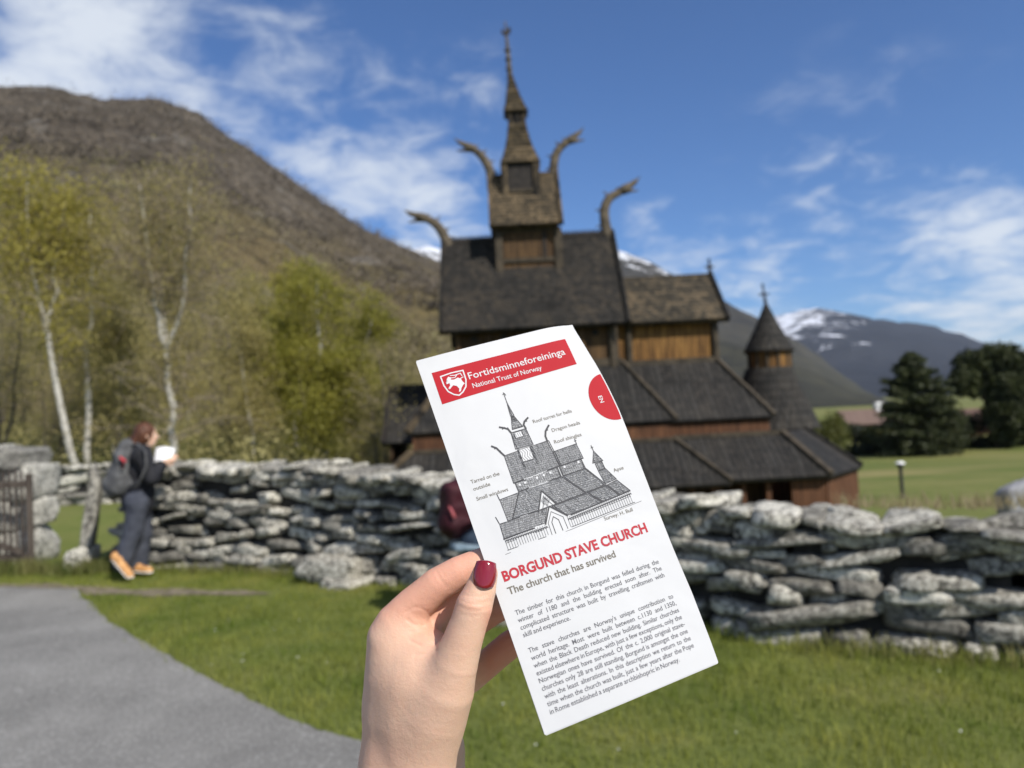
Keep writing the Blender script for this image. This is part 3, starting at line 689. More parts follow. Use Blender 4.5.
def barge(x, zr, v, ze, parent, mat=M_trim, yc=YC, w=.10, d=.26):
    mb = MB()
    for s in (-1, 1): mb.bar((x, yc + s * (v + .05), ze - .03), (x, yc + s * .0, zr + .06), w, d, up=(1, 0, 0)) if False else mb.bar((x, yc + s * (v + .05), ze - .02), (x, yc, zr + .07), d, w, up=(1, 0, 0))
    return mb.build('bargeboard', mat, parent)
# --- nave: clerestory and great roof
mb = MB(); wallbox(mb, -1.75, 3.45, 2.05, 2.6, 4.95); nw = mb.build('nave_wall', M_tarred, ch)
for x in np.linspace(-1.75, 3.45, 6):
    mb = MB(); mb.tube([(x, YC - 2.1, 2.7), (x, YC - 2.1, 4.7)], .13, 10); mb.build('stave_post', M_trim if x > 3 else M_tarred, nw)
mb = MB(); mb.box((-1.95, YC - 2.28, 4.50), (3.65, YC - 2.06, 4.72)); mb.build('wall_plate', M_dark, nw)
for x in (-1.2, -.2, .9, 1.9, 2.9):
    mb = MB(); mb.tube([(x, YC - 2.12, 4.15), (x, YC - 2.04, 4.15)], .12, 14); mb.build('porthole', M_dark, nw)
gable_end('west_gable', -1.75, 2.1, 4.4, 4.9, 7.6, M_tarred); gable_end('east_gable', 3.45, 2.1, 4.4, 4.9, 7.6, M_tarred)
nr = gable_roof('nave_roof', -2.24, 3.95, 7.95, 2.62, 4.36, M_sh); tile_gable('shingle_courses', -2.24, 3.95, 7.97, 2.62, 4.38, M_tile, nr)
barge(-2.27, 7.95, 2.62, 4.36, nr, M_sh); barge(3.98, 7.95, 2.62, 4.36, nr, M_sh)
mb = MB(); mb.box((-2.2, YC - .07, 7.90), (3.9, YC + .07, 8.05))
for i in range(40): mb.box((-2.15 + i * .152, YC - .02, 8.05), (-2.07 + i * .152, YC + .02, 8.14))
mb.build('ridge_comb', M_dark, nr)
# --- ridge turret in three stages, leaning slightly west
tu = empty('ridge_turret'); tu.parent = ch
mb = MB(); mb.box((-.20, 27.04, 6.3), (1.90, 29.0, 8.30)); o = mb.build('lower_stage_wall', M_tarred, tu)
for x in (-.20, 1.90):
    mb = MB(); mb.box((x - .13, 26.94, 6.2), (x + .13, 27.12, 8.05)); mb.build('corner_board', M_trim, tu)
for z_ in (6.95, 8.02):
    mb = MB(); mb.box((-.06, 26.97, z_ - .07), (1.76, 27.035, z_ + .07)); mb.build('cross_rail', M_trim, tu)
mb = MB(); mb.box((1.35, 27.0, 7.03), (1.46, 27.035, 7.94)); mb.build('cross_rail', M_dark, tu)
r1 = gable_roof('lower_turret_roof', -.46, 2.05, 10.36, 1.36, 8.12, M_shw, .12, tu); tile_gable('shingle_courses', -.46, 2.05, 10.38, 1.36, 8.14, M_tilew, tu, .16, .17)
gable_end('turret_gable', -.2, 1.0, 8.2, 8.5, 10.2, M_tarred, tu); gable_end('turret_gable', 1.85, 1.0, 8.2, 8.5, 10.2, M_tarred, tu)
barge(-.46, 10.36, 1.36, 8.12, tu, M_shw, d=.2, w=.09); barge(2.05, 10.36, 1.36, 8.12, tu, M_shw, d=.2, w=.09)
mb = MB(); mb.box((.12, 27.42, 9.2), (1.28, 28.58, 10.75)); o = mb.build('middle_stage_wall', M_dark, tu)
for x in (.12, 1.28):
    for y in (27.42, 28.58):
        mb = MB(); mb.box((x - .11, y - .09, 9.2), (x + .11, y + .09, 10.7)); mb.build('corner_board', M_shw if y < 28 else M_dark, tu)
mb = MB(); mb.box((.24, 27.36, 9.5), (1.17, 27.41, 9.62)); mb.build('cross_rail', M_trim, tu)
def pyr(name, cx0, h0, z0, cx1, h1, z1, mat, parent, yc=YC, steps=1, flare=0):
    mb = MB(); prev = None
    N_ = 5
    for k in range(N_ + 1):
        t_ = k / N_; hh = h0 + (h1 - h0) * t_ + flare * (1 - t_) * (-t_) * 4 * .25; cx = cx0 + (cx1 - cx0) * t_; z = z0 + (z1 - z0) * t_
        ring = [(cx - hh, yc - hh, z), (cx + hh, yc - hh, z), (cx + hh, yc + hh, z), (cx - hh, yc + hh, z)]
        if prev:
            for i in range(4):
                a, b, c2, d = prev[i], prev[(i + 1) % 4], ring[(i + 1) % 4], ring[i]
                ux = 0 if i % 2 == 0 else 1
                mb.quad(a, b, c2, d, 0, [(q[ux], q[2]) for q in (a, b, c2, d)])
        else: mb.add(ring, [(3, 2, 1, 0)])
        prev = ring
        if k == 0: r_first = ring
        rings_ = (rings_ + [ring]) if k else [ring]
    mb.add(prev, [(0, 1, 2, 3)])
    T_ = Tiles()
    for q0, q1 in zip(rings_[:-1], rings_[1:]):
        for i in range(4): T_.face(q0[i], q0[(i + 1) % 4], q1[(i + 1) % 4], q1[i], .14, .155, .03)
    T_.build('shingle_courses', M_tilew, parent)
    return mb.build(name, mat, parent)
pyr('middle_turret_roof', .72, .69, 10.58, .68, .31, 12.15, M_shw, tu, flare=.25)
mb = MB(); mb.box((.42, 27.74, 12.1), (.94, 28.26, 12.66)); o = mb.build('lantern', M_dark, tu)
for x in (.42, .94, .68):
    mb = MB(); mb.box((x - .07, 27.66, 12.12), (x + .07, 27.76, 12.62)); mb.build('lantern_post', M_shw, tu)
pyr('spire_roof', .66, .41, 12.58, .52, .07, 14.1, M_shw, tu, flare=.15)
mb = MB(); mb.tube([(.52, 28, 14.0), (.49, 28, 15.0), (.45, 28, 16.1)], [.10, .07, .025], 8)
for z_ in (14.3, 14.65, 15.0): mb.lathe([(.0, -.05), (.12, -.02), (.12, .03), (0, .06)], (.51 - (z_ - 14) * .03, 28, z_), 10)
mb.build('spire_pole', M_grey, tu)
mb = MB(); P = [(.40, 15.55), (.60, 15.62), (.66, 15.8), (.56, 15.9), (.50, 15.72), (.40, 15.70), (.30, 15.85), (.28, 15.68)]
mb.add([(p[0], 27.985, p[1]) for p in P] + [(p[0], 28.015, p[1]) for p in P], [tuple(range(8)), tuple(range(8, 16))[::-1]] + [(i, 8 + i, 8 + (i + 1) % 8, (i + 1) % 8) for i in range(8)])
mb.build('weather_vane', M_dark, tu)
# --- dragon heads
def dragon(path, parent, base_r=.21, mat=M_grey):
    P = [np.array([x, YC, z]) for x, z in path]; n = len(P); sgn = 1 if P[-1][0] > P[0][0] else -1
    # smooth the spine
    T = np.linspace(0, n - 1, 22); X = np.interp(T, range(n), [p[0] for p in P]); Z = np.interp(T, range(n), [p[2] for p in P])
    for _ in range(3): X[1:-1] = (X[:-2] + 2 * X[1:-1] + X[2:]) / 4; Z[1:-1] = (Z[:-2] + 2 * Z[1:-1] + Z[2:]) / 4
    k = len(X); lo = (min(X) - .5, YC - .35, min(Z) - .35); hi = (max(X) + .5, YC + .35, max(Z) + .45)
    S = SDF(lo, hi, .026)
    for i in range(k - 1):
        u = i / (k - 1); r = base_r * (1 - .52 * u) if u < .72 else base_r * (.62 - .8 * (u - .72))
        u2 = (i + 1) / (k - 1); r2 = base_r * (1 - .52 * u2) if u2 < .72 else base_r * (.62 - .8 * (u2 - .72))
        S.add(S.cone((X[i], YC, Z[i]), (X[i + 1], YC, Z[i + 1]), max(r, .04), max(r2, .04), (1, 1.25, 1)), .05)
    hx, hz = X[int(k * .74)], Z[int(k * .74)]; d = np.array([X[-1] - hx, Z[-1] - hz]); d /= np.linalg.norm(d); nz = np.array([-d[1], d[0]]) * sgn
    S.add(S.cone((hx, YC, hz), (hx + d[0] * .2, YC, hz + d[1] * .2), base_r * .92, base_r * .65), .04)      # skull
    jx, jz = hx + d[0] * .05 - nz[0] * .12, hz + d[1] * .05 - nz[1] * .12
    S.add(S.cone((jx, YC, jz), (jx + d[0] * .34 - nz[0] * .20, YC, jz + d[1] * .34 - nz[1] * .20), .075, .03), .03)   # lower jaw
    S.add(S.cone((hx, YC, hz), (hx - d[0] * .22 + nz[0] * .24, YC, hz - d[1] * .22 + nz[1] * .24), .06, .02), .04)      # swept ear
    S.add(S.cone((X[-1], YC, Z[-1]), (X[-1] + d[0] * .24 + nz[0] * .05, YC, Z[-1] + d[1] * .24 + nz[1] * .05), .05, .018), .03)   # tongue / snout tip
    for u in (.2, .35, .5):                                                                                                # crest teeth
        i = int(u * k); td = np.array([X[i + 1] - X[i - 1], Z[i + 1] - Z[i - 1]]); td /= np.linalg.norm(td); nn_ = np.array([-td[1], td[0]]) * sgn
        S.add(S.cone((X[i], YC, Z[i]), (X[i] + nn_[0] * base_r * 1.6, YC, Z[i] + nn_[1] * base_r * 1.6), .06, .03), .03)
    return S.build('dragon_head', mat, parent, relax=1)
def dp(pts): return [(at(px, py, YC)[0], at(px, py, YC)[2]) for px, py in pts]
dragon(dp([(611, 243), (605.5, 228), (603.5, 210), (608, 198), (618, 193), (629, 187), (636, 181)]), nr, .20, M_grey)
dragon(dp([(450, 250), (446, 240), (440, 228), (431, 220), (420, 217), (409, 213)]), nr, .195, M_grey)
dragon(dp([(492, 190), (491, 172), (485, 160), (478, 152), (469, 147), (459, 142)]), tu, .175, M_grey)
dragon(dp([(555, 188), (553, 168), (556, 152), (564, 144), (572, 139), (580, 132)]), tu, .175, M_grey)

# --- pent roofs; each is a ring of slabs with hip trims
def pent(name, inner, outer, zi, zo, mat, parent, th=.12, sides=None):
    """inner / outer: list of (x, y) corners in matching order; slabs between them"""
    mb = MB(); n = len(inner)
    for i in (range(n - 1) if sides is None else sides):
        j = i + 1
        a, b = outer[i], outer[j]; c_, d = inner[j], inner[i]
        mb.slab([(a[0], a[1], zo), (b[0], b[1], zo), (c_[0], c_[1], zi), (d[0], d[1], zi)], th)
    return mb.build(name, mat, parent)
def hip(a, b, parent, mat=M_trim, w=.13, h=.11, lift=.05):
    mb = MB(); a = np.array(a, float) + [0, 0, lift]; b = np.array(b, float) + [0, 0, lift]; mb.bar(a, b, w, h); return mb.build('hip_board', mat, parent)
Y0 = YC
# chancel first (narrower, east)
mb = MB(); mb.box((3.5, 26.5, 2.6), (7.10, 29.5, 4.75)); cw = mb.build('chancel_wall', M_gold, ch)
for x in (3.62, 4.1, 7.08):
    mb = MB(); mb.tube([(x, 26.46, 2.7), (x, 26.46, 4.6)], .12, 10); mb.build('stave_post', M_trim, cw)
mb = MB(); mb.box((3.5, 26.30, 4.42), (7.25, 26.48, 4.60)); mb.build('wall_plate', M_dark, cw)
gable_end('chancel_gable', 7.05, 1.5, 4.4, 4.7, 6.05, M_gold)
cr = gable_roof('chancel_roof', 3.99, 7.48, 6.22, 1.92, 4.40, M_shc); tile_gable('shingle_courses', 3.99, 7.48, 6.24, 1.92, 4.42, M_tilec, cr); barge(7.47, 6.22, 1.92, 4.40, cr, M_sh, d=.22)
mb = MB(); mb.box((4.05, 27.94, 6.18), (7.45, 28.06, 6.30)); mb.build('ridge_comb', M_trim, cr)
mb = MB(); mb.tube([(7.45, 28, 6.2), (7.45, 28, 6.75)], [.07, .04], 8); mb.box((7.30, 27.97, 6.50), (7.60, 28.03, 6.57)); mb.lathe([(0, -.06), (.07, 0), (0, .06)], (7.45, 28, 6.80), 8); mb.build('gable_finial', M_dark, cr)
# chancel aisle roof
ain = [(3.0, 26.35), (7.05, 26.35), (7.05, 29.65), (3.0, 29.65)]; aout = [(3.0, 24.06), (8.14, 24.06), (8.14, 31.94), (3.0, 31.94)]
ca = pent('chancel_aisle_roof', ain, aout, 3.02, 1.05, M_plank, ch)
hip((8.14, 24.06, 1.05), (7.05, 26.35, 3.02), ca, M_trim)
# nave aisle roof (one ring, standing slightly proud)
nin = [(-2.0, 30.0), (-2.0, 26.0), (3.72, 26.0), (3.72, 30.0), (-2.0, 30.0)]; nout = [(-3.35, 32.02), (-3.35, 23.98), (5.05, 23.98), (5.05, 32.02), (-3.35, 32.02)]
na = pent('nave_aisle_roof', nin, nout, 3.12, 1.09, M_plank, ch)
hip((-3.35, 23.98, 1.09), (-2.0, 26.0, 3.12), na, M_shw, .22); hip((5.05, 23.98, 1.09), (3.72, 26.0, 3.12), na, M_trim)
mb = MB(); mb.box((-1.95, 25.86, 3.0), (3.7, 26.0, 3.24)); mb.build('flashing_board', M_trim, na)
mb = MB(); mb.box((3.7, 26.28, 2.95), (7.12, 26.42, 3.14)); mb.build('flashing_board', M_trim, ca)
# west gabled bay of the aisle
wr = gable_roof('west_bay_roof', -4.42, -1.9, 2.62, 2.1, .78, M_plank, .12); barge(-4.44, 2.62, 2.1, .78, wr, M_dark, d=.2)
gable_end('west_bay_gable', -4.2, 1.9, -.6, .9, 2.4, M_tarred)
mb = MB(); mb.box((-4.45, 27.93, 2.58), (-2.0, 28.07, 2.80)); mb.build('ridge_comb', M_dark, wr)
mb = MB(); mb.tube([(-4.44, 28, 2.5), (-4.50, 28, 3.25)], [.08, .025], 8); mb.build('gable_finial', M_dark, wr)
# wall strip between aisle eaves and gallery roof
mb = MB(); mb.box((-3.2, 24.14, -1.0), (4.92, 31.75, 1.04)); mb.build('nave_aisle_wall', M_red, ch)
mb = MB(); mb.box((4.80, 24.24, -1.0), (8.02, 31.7, .98)); mb.build('chancel_aisle_wall', M_red, ch)
# --- gallery roof: nave part, chancel part, and the apse end
gin = [(-3.25, 31.8), (-3.25, 24.12), (4.95, 24.12), (4.95, 24.9)]; gout = [(-4.75, 33.5), (-4.75, 22.42), (6.22, 22.42), (6.22, 24.9)]
ga = pent('nave_gallery_roof', gin, gout, .48, -.80, M_plank, ch)
hip((-4.75, 22.42, -.78), (-3.25, 24.12, .48), ga, M_shw, .22); hip((6.22, 22.42, -.78), (4.95, 24.12, .48), ga, M_trim)
cin = [(4.9, 24.22), (8.38, 24.22)]; cout = [(4.9, 22.50), (9.16, 22.50)]
gb = pent('chancel_gallery_roof', cin, cout, .52, -.72, M_plank, ch)
cin = [(8.38, 31.78), (3.0, 31.78)]; cout = [(9.16, 33.50), (3.0, 33.5)]
pent('north_gallery_roof', cin, cout, .52, -.72, M_plank, ch)
ein = [(8.38, 24.22), (9.75, 25.9), (9.75, 30.1), (8.38, 31.78)]; eout = [(9.16, 22.50), (11.15, 24.9), (11.15, 31.1), (9.16, 33.5)]
ge = pent('apse_gallery_roof', ein, eout, .52, -.74, M_plank, ch)
hip((9.16, 22.50, -.72), (8.38, 24.22, .52), gb, M_trim, .2); hip((11.15, 24.9, -.74), (9.75, 25.9, .52), ge, M_sh, .14)
mb = MB(); mb.box((5.0, 24.12, .47), (8.40, 24.22, .60)); mb.build('flashing_board', M_trim, gb)
mb = MB(); mb.box((-3.2, 24.02, .44), (4.95, 24.12, .56)); mb.build('flashing_board', M_trim, ga)
# gallery walls: boarded parapet, open arcade above
def gallery(name, a, b, parent, z0=GZ, zp=-1.78, zt=-.86, solid=False, step=.62):
    a = np.array(a, float); b = np.array(b, float); L = np.linalg.norm(b - a); d = (b - a) / L; nrm = np.array([d[1], -d[0]])
    mb = MB()
    def bx(q0, q1, za, zb, t0=.06, mi=0):
        p0, p1 = a + d * q0, a + d * q1; vs = []
        for z in (za, zb):
            for p, s in ((p0, 1), (p1, 1), (p1, -1), (p0, -1)): vs.append((p[0] + nrm[0] * s * t0, p[1] + nrm[1] * s * t0, z))
        mb.add(vs, [(0, 3, 2, 1), (4, 5, 6, 7), (0, 1, 5, 4), (1, 2, 6, 5), (2, 3, 7, 6), (3, 0, 4, 7)], mi)
    bx(0, L, z0, zt if solid else zp)
    g = mb.build(name, M_red, parent)
    if not solid:
        k = max(2, int(L / step))
        for i in range(k + 1):
            mb = MB(); q = .08 + (L - .16) * i / k; bx(q - .07, q + .07, zp, zt, .07); mb.build('arcade_post', M_red, g)
    mb = MB(); bx(0, L, zt - .02, zt + .12, .09); mb.build('eave_beam', M_dark, g)
    return g
gallery('south_gallery_wall', (-4.35, 22.85), (5.85, 22.85), ch); gallery('chancel_gallery_wall', (5.86, 22.92), (8.25, 22.92), ch)
gallery('solid_gallery_wall', (8.26, 22.92), (9.1, 22.92), ch, solid=True)
gallery('apse_gallery_wall', (9.12, 22.94), (10.98, 25.05), ch, solid=True); gallery('apse_gallery_wall', (10.98, 25.07), (10.98, 30.95), ch, solid=True)
gallery('apse_gallery_wall', (10.98, 30.97), (9.1, 33.0), ch, solid=True); gallery('north_gallery_wall', (9.08, 33.05), (-4.35, 33.05), ch, solid=True); gallery('west_gallery_wall', (-4.37, 33.0), (-4.37, 22.9), ch, solid=True)
mb = MB(); mb.box((-4.3, 22.9, GZ - .6), (9.0, 33.0, GZ + .12)); mb.box((8.9, 25, GZ - .6), (10.7, 31, GZ + .12)); mb.build('stone_sill', M_stone, ch)
mb = MB(); mb.box((-2.9, 24.6, GZ), (7.8, 31.4, -1.0)); mb.build('inner_wall', M_tarred, ch)
# --- south porch: nested gables over the door, behind the leaflet from here
pr = empty('south_porch'); pr.parent = ch
def sgable(x, hw, y0, y1, ze, zr, mat, name):
    mb = MB(); mb.slab([(x - hw, y1, ze), (x - hw, y0, ze), (x, y0, zr), (x, y1, zr)], .1, n=(-(zr - ze), 0, hw)); mb.slab([(x + hw, y0, ze), (x + hw, y1, ze), (x, y1, zr), (x, y0, zr)], .1, n=((zr - ze), 0, hw)); return mb.build(name, mat, pr)
sgable(.9, 1.2, 22.0, 24.4, -.55, 1.1, M_plank, 'porch_roof')
mb = MB(); mb.add([(-.1, 22.1, GZ), (1.9, 22.1, GZ), (1.9, 22.1, -.4), (.9, 22.1, .9), (-.1, 22.1, -.4), (-.1, 22.6, GZ), (1.9, 22.6, GZ), (1.9, 22.6, -.4), (.9, 22.6, .9), (-.1, 22.6, -.4)],
    [(0, 1, 2, 3, 4), (9, 8, 7, 6, 5), (0, 5, 6, 1), (1, 6, 7, 2), (2, 7, 8, 3), (3, 8, 9, 4), (4, 9, 5, 0)]); mb.build('porch_gable', M_gold, pr)
mb = MB(); mb.add([(.5, 22.06, GZ + .1), (1.3, 22.06, GZ + .1), (1.3, 22.06, -1.1), (.9, 22.06, -.75), (.5, 22.06, -1.1), (.5, 22.095, GZ + .1), (1.3, 22.095, GZ + .1), (1.3, 22.095, -1.1), (.9, 22.095, -.75), (.5, 22.095, -1.1)],
    [(0, 1, 2, 3, 4), (9, 8, 7, 6, 5), (0, 5, 6, 1), (1, 6, 7, 2), (2, 7, 8, 3), (3, 8, 9, 4), (4, 9, 5, 0)]); mb.build('door', M_dark, pr)
# --- apse: flared roof, drum and cone
ap = empty('apse_turret'); ap.parent = ch; AX = 9.42
def lathe_uv(prof, c_, n, name, mat, parent, a0=0, a1=2 * math.pi):
    mb = MB(); s = 0
    for i in range(len(prof) - 1):
        (r0_, z0_), (r1_, z1_) = prof[i], prof[i + 1]; ds = math.hypot(r1_ - r0_, z1_ - z0_)
        for j in range(n):
            t0, t1 = a0 + (a1 - a0) * j / n, a0 + (a1 - a0) * (j + 1) / n; rm = max(prof[0][0], prof[-1][0]) * .8
            mb.quad((c_[0] + r0_ * math.cos(t0), c_[1] + r0_ * math.sin(t0), z0_), (c_[0] + r0_ * math.cos(t1), c_[1] + r0_ * math.sin(t1), z0_), (c_[0] + r1_ * math.cos(t1), c_[1] + r1_ * math.sin(t1), z1_), (c_[0] + r1_ * math.cos(t0), c_[1] + r1_ * math.sin(t0), z1_), 0,
                    [(t0 * rm, s), (t1 * rm, s), (t1 * rm, s + ds), (t0 * rm, s + ds)])
        s += ds
    return mb.build(name, mat, parent, smooth=False)
lathe_uv([(1.66, .5), (1.48, 1.0), (1.24, 1.6), (1.02, 2.15), (.82, 2.72)], (9.36, 28.0), 28, 'apse_roof', M_sh, ap)
lathe_uv([(1.45, -2.9), (1.42, .75)], (9.3, 28.0), 28, 'apse_wall', M_red, ap)
mb = MB(); mb.lathe([(.73, 2.5), (.72, 3.45)], (AX, 28, 0), 24); mb.build('drum_wall', M_gold, ap)
for k in range(12):
    mb = MB(); a = k * math.pi / 6 + .1; x, y = AX + .74 * math.cos(a), 28 + .74 * math.sin(a); mb.bar((x, y, 2.55), (x, y, 3.42), .07); mb.build('drum_post', M_trim, ap)
lathe_uv([(.90, 3.34), (.70, 3.72), (.40, 4.30), (.16, 4.85), (.05, 5.10)], (AX, 28.0), 24, 'cone_roof', M_sh, ap)
mb = MB(); mb.lathe([(.905, 3.30), (.905, 3.345)], (AX, 28, 0), 24); mb.lathe([(0, 3.30), (.905, 3.30)], (AX, 28, 0), 24); mb.build('cone_eave', M_dark, ap)
mb = MB(); mb.tube([(AX, 28, 5.0), (AX - .07, 28, 5.75)], [.06, .03], 8); mb.bar((AX - .22, 28, 5.42), (AX + .14, 28, 5.42), .06); mb.lathe([(0, -.08), (.09, 0), (0, .08)], (AX - .02, 28, 5.20), 10); mb.lathe([(0, -.06), (.06, 0), (0, .06)], (AX - .07, 28, 5.78), 10)
mb.build('cone_finial', M_dark, ap)
# ------------------------------------------------------------------ trees
def birchmat():
    t = NT('birch bark'); n = t.noise(3, 6, .7, stretch=(1, 1, .8)); n2 = t.noise(9, 6, .7, stretch=(.6, .6, 2.5))
    c = t.ramp(n2, [(.36, (.05, .045, .04)), (.45, (.44, .42, .37))]); c = t.mix(t.ramp(n, [(.5, 0.0), (.64, .7)]), c, (.16, .14, .11))
    t.col(c); t.rough(.8); return t.m
M_birch = birchmat(); M_bark = mat2('grey-brown bark', (.06, .05, .038), (.17, .145, .115), 8, .9, .5, 20); M_twig = mat2('bare twigs', (.17, .135, .095), (.32, .27, .20), 3, .9)
M_lf = [leafmat('young birch leaves', (.215, .212, .033), (.37, .342, .064), .5), leafmat('yellow-green buds', (.29, .26, .055), (.44, .38, .09), .5), leafmat('olive budding leaves', (.30, .26, .10), (.44, .38, .15), .5)]
M_needle = leafmat('dark needles', (.018, .026, .010), (.060, .070, .020), .12, 1.2); M_pine = leafmat('mixed evergreen', (.018, .026, .010), (.060, .070, .020), .15, .5)
def leafcloud(P, size, r, flat=0.0, aspect=1.0):
    n = len(P); a = r.normal(size=(n, 3)); a /= np.linalg.norm(a, axis=1)[:, None]; b = np.cross(a, r.normal(size=(n, 3))); b /= np.linalg.norm(b, axis=1)[:, None]
    s = size * r.uniform(.6, 1.4, n)[:, None]; V = np.stack([P - a * s, P + b * s * .5 * aspect, P + a * s, P - b * s * .5 * aspect], 1)
    return V.reshape(-1, 3), np.arange(4 * n).reshape(-1, 4)
def grow(seed, stems, nb=22, blen=2.2, rise=.7, crown0=.3, twigs=7, leaves=8000, lsize=.05, lspread=.35, droop=.15, stem_mat=0, twig_r=.010):
    """stems: [(polyline, r_base, r_top)]; returns (trunk MB, leaf points)"""
    r = np.random.default_rng(seed); mb = MB(); tips = []
    for pl, ra, rb in stems:
        pl = np.array(pl, float); k = len(pl); T = np.linspace(0, k - 1, 10); Q = np.stack([np.interp(T, range(k), pl[:, i]) for i in range(3)], 1)
        for _ in range(2): Q[1:-1] = (Q[:-2] + 2 * Q[1:-1] + Q[2:]) / 4
        Q[1:-1] += r.normal(0, .05, (8, 3)) * [1, 1, .2]
        mb.tube(Q, np.linspace(ra, rb, 10), 8, 0); L = np.linalg.norm(pl[-1] - pl[0])
        for b in range(nb):
            u = crown0 + (1 - crown0) * (b + r.random()) / nb; i = u * 9; i0 = min(int(i), 8); p = Q[i0] + (Q[i0 + 1] - Q[i0]) * (i - i0)
            a = r.uniform(0, 2 * np.pi); l = blen * (1.15 - .75 * u) * r.uniform(.6, 1.2); d = np.array([math.cos(a), math.sin(a), rise * r.uniform(.5, 1.5)]); d /= np.linalg.norm(d)
            br = [p]; 
            for s in range(4): d = d + r.normal(0, .18, 3) + [0, 0, -droop * s * .3]; d /= np.linalg.norm(d); br.append(br[-1] + d * l / 4)
            mb.tube(br, np.linspace(max(ra * .19 * (1.1 - u * .6), .012), twig_r, 5), 5, 1, False)
            for s in range(twigs):
                q = br[1 + s % 4]; d2 = d + r.normal(0, .7, 3); d2 /= np.linalg.norm(d2); l2 = l * r.uniform(.25, .6); e1 = q + d2 * l2 * .5; e2 = e1 + (d2 + np.array([0, 0, -droop * 1.5]) + r.normal(0, .2, 3)) * l2 * .5
                mb.tube([q, e1, e2], [twig_r, twig_r * .7, twig_r * .4], 3, 1, False); tips += [e1, e2, (q + e1) / 2, (e1 + e2) / 2]
            tips += br[2:]
    tips = np.array(tips); P = tips[r.integers(0, len(tips), leaves)] + r.normal(0, lspread, (leaves, 3)) * [1, 1, .8]
    return mb, P
def tree_obj(name, mb, P, lsize, lm, bark, seed, loc):
    root = empty(name, loc); mb.build('trunk', [bark, M_twig], root, smooth=True)
    if len(P): V, F = leafcloud(P, lsize, np.random.default_rng(seed)); np_mesh('crown', V, F, lm, root, False)
    return root
def copy_tree(o, loc, rz=0, s=1.0):
    c = o.copy(); C.objects.link(c); c.location = loc; c.rotation_euler = (0, 0, rz); c.scale = (s, s, s)
    for q in [k for k in bpy.data.objects if k.parent == o]: d = q.copy(); C.objects.link(d); d.parent = c
    return c
def gz(x, y): return float(ground(x, y))
# the forked white birch
b0 = at(172, 450, 24); g0 = gz(b0[0], 24) - .1
def rel(px, py, dy=0): p = at(px, py, 24 + dy); return (p[0] - b0[0], p[1] - 24 , p[2] - g0)
base = [(0, 0, 0), rel(172, 400), rel(166, 352)]
mb, P = grow(5, [(base, .13, .09), ([base[-1], rel(155, 300), rel(146, 250), rel(140, 185)], .085, .015), ([base[-1], rel(180, 310), rel(189, 250), rel(191, 178)], .08, .015), ([rel(168, 365), rel(161, 290, .4), rel(160, 225, .8)], .06, .012)], 34, 2.1, .9, .22, 13, 12500, .05, .34)
t1 = tree_obj('birch', mb, P, .045, M_lf[2], M_birch, 1, (b0[0], 24, g0)); tag(t1, 'forked white-stemmed birch, nearly bare, rising behind the reading visitor', 'birch tree')
# leaning birch at far left
b0 = at(84, 472, 23); g0 = gz(b0[0], 23) - .1
def rel(px, py, dy=0): p = at(px, py, 23 + dy); return (p[0] - b0[0], dy, p[2] - g0)
mb, P = grow(8, [([(0, 0, 0), rel(62, 400), rel(38, 310), rel(28, 258), rel(28, 175)], .12, .015), ([rel(45, 335), rel(58, 270, .5), rel(66, 200, .8)], .07, .015)], 26, 2.1, .8, .35, 10, 13000, .05, .36)
t2 = tree_obj('birch', mb, P, .055, M_lf[1], M_birch, 2, (b0[0], 23, g0)); tag(t2, 'birch leaning left over the gate with yellow-green young leaves', 'birch tree')
b0 = at(88, 470, 26); g0 = gz(b0[0], 26) - .1
def rel(px, py, dy=0): p = at(px, py, 26 + dy); return (p[0] - b0[0], dy, p[2] - g0)
mb, P = grow(9, [([(0, 0, 0), rel(86, 380), rel(92, 290), rel(90, 215)], .12, .02)], 26, 1.9, .8, .3, 10, 7500, .05, .34)
t3 = tree_obj('birch', mb, P, .045, M_lf[2], M_birch, 3, (b0[0], 26, g0)); tag(t3, 'slim upright white birch just behind the foot of the leaning one', 'birch tree')
# the leafy green birch beside the church
b0 = at(322, 452, 30); g0 = gz(b0[0], 30) - .2
mb, P = grow(12, [([(0, 0, 0), (.1, 0, 3.5), (.0, 0, 6), (.1, 0, 8.6)], .15, .02), ([(0, 0, 1.6), (-1.2, .2, 4), (-2.0, .3, 6.8)], .08, .02), ([(0, 0, 1.8), (1.2, .2, 4), (2.2, 0, 7.0)], .08, .02)], 22, 2.0, .7, .10, 8, 40000, .06, .36)
t4 = tree_obj('birch', mb, P, .062, M_lf[0], M_birch, 4, (b0[0], 30, g0)); tag(t4, 'full leafy light-green birch standing left of the church', 'birch tree')
# thickets of half-bare trees behind them
protos = []
for i in range(4):
    h = 8.5 + i * .6; r = np.random.default_rng(30 + i); ln = r.normal(0, .5, 2)
    mb, P = grow(30 + i, [([(0, 0, 0), (ln[0] * .4, ln[1] * .4, h * .4), (ln[0], ln[1], h)], .11, .015)] + ([([(0, 0, .8), (.9, .3, h * .45), (1.5, .5, h * .85)], .08, .012)] if i % 2 else []), 22, 2.2, .8, .18, 9, [9000, 5000, 11000, 4200][i], .06, .38)
    protos.append(tree_obj('birch', mb, P, [.075, .055, .08, .055][i], [M_lf[2], M_lf[2], M_lf[1], M_lf[2]][i], [M_birch, M_bark][i % 2], 40 + i, (0, 0, 0)))
kinds = ['slender budding tree with an olive haze of young leaves in the wood behind the wall', 'bare grey twin-stemmed tree in the wood behind the wall', 'taller tree with yellow-green leaves in the wood behind the wall', 'bare brown thin tree in the wood behind the wall']
rr = np.random.default_rng(77); spots = []
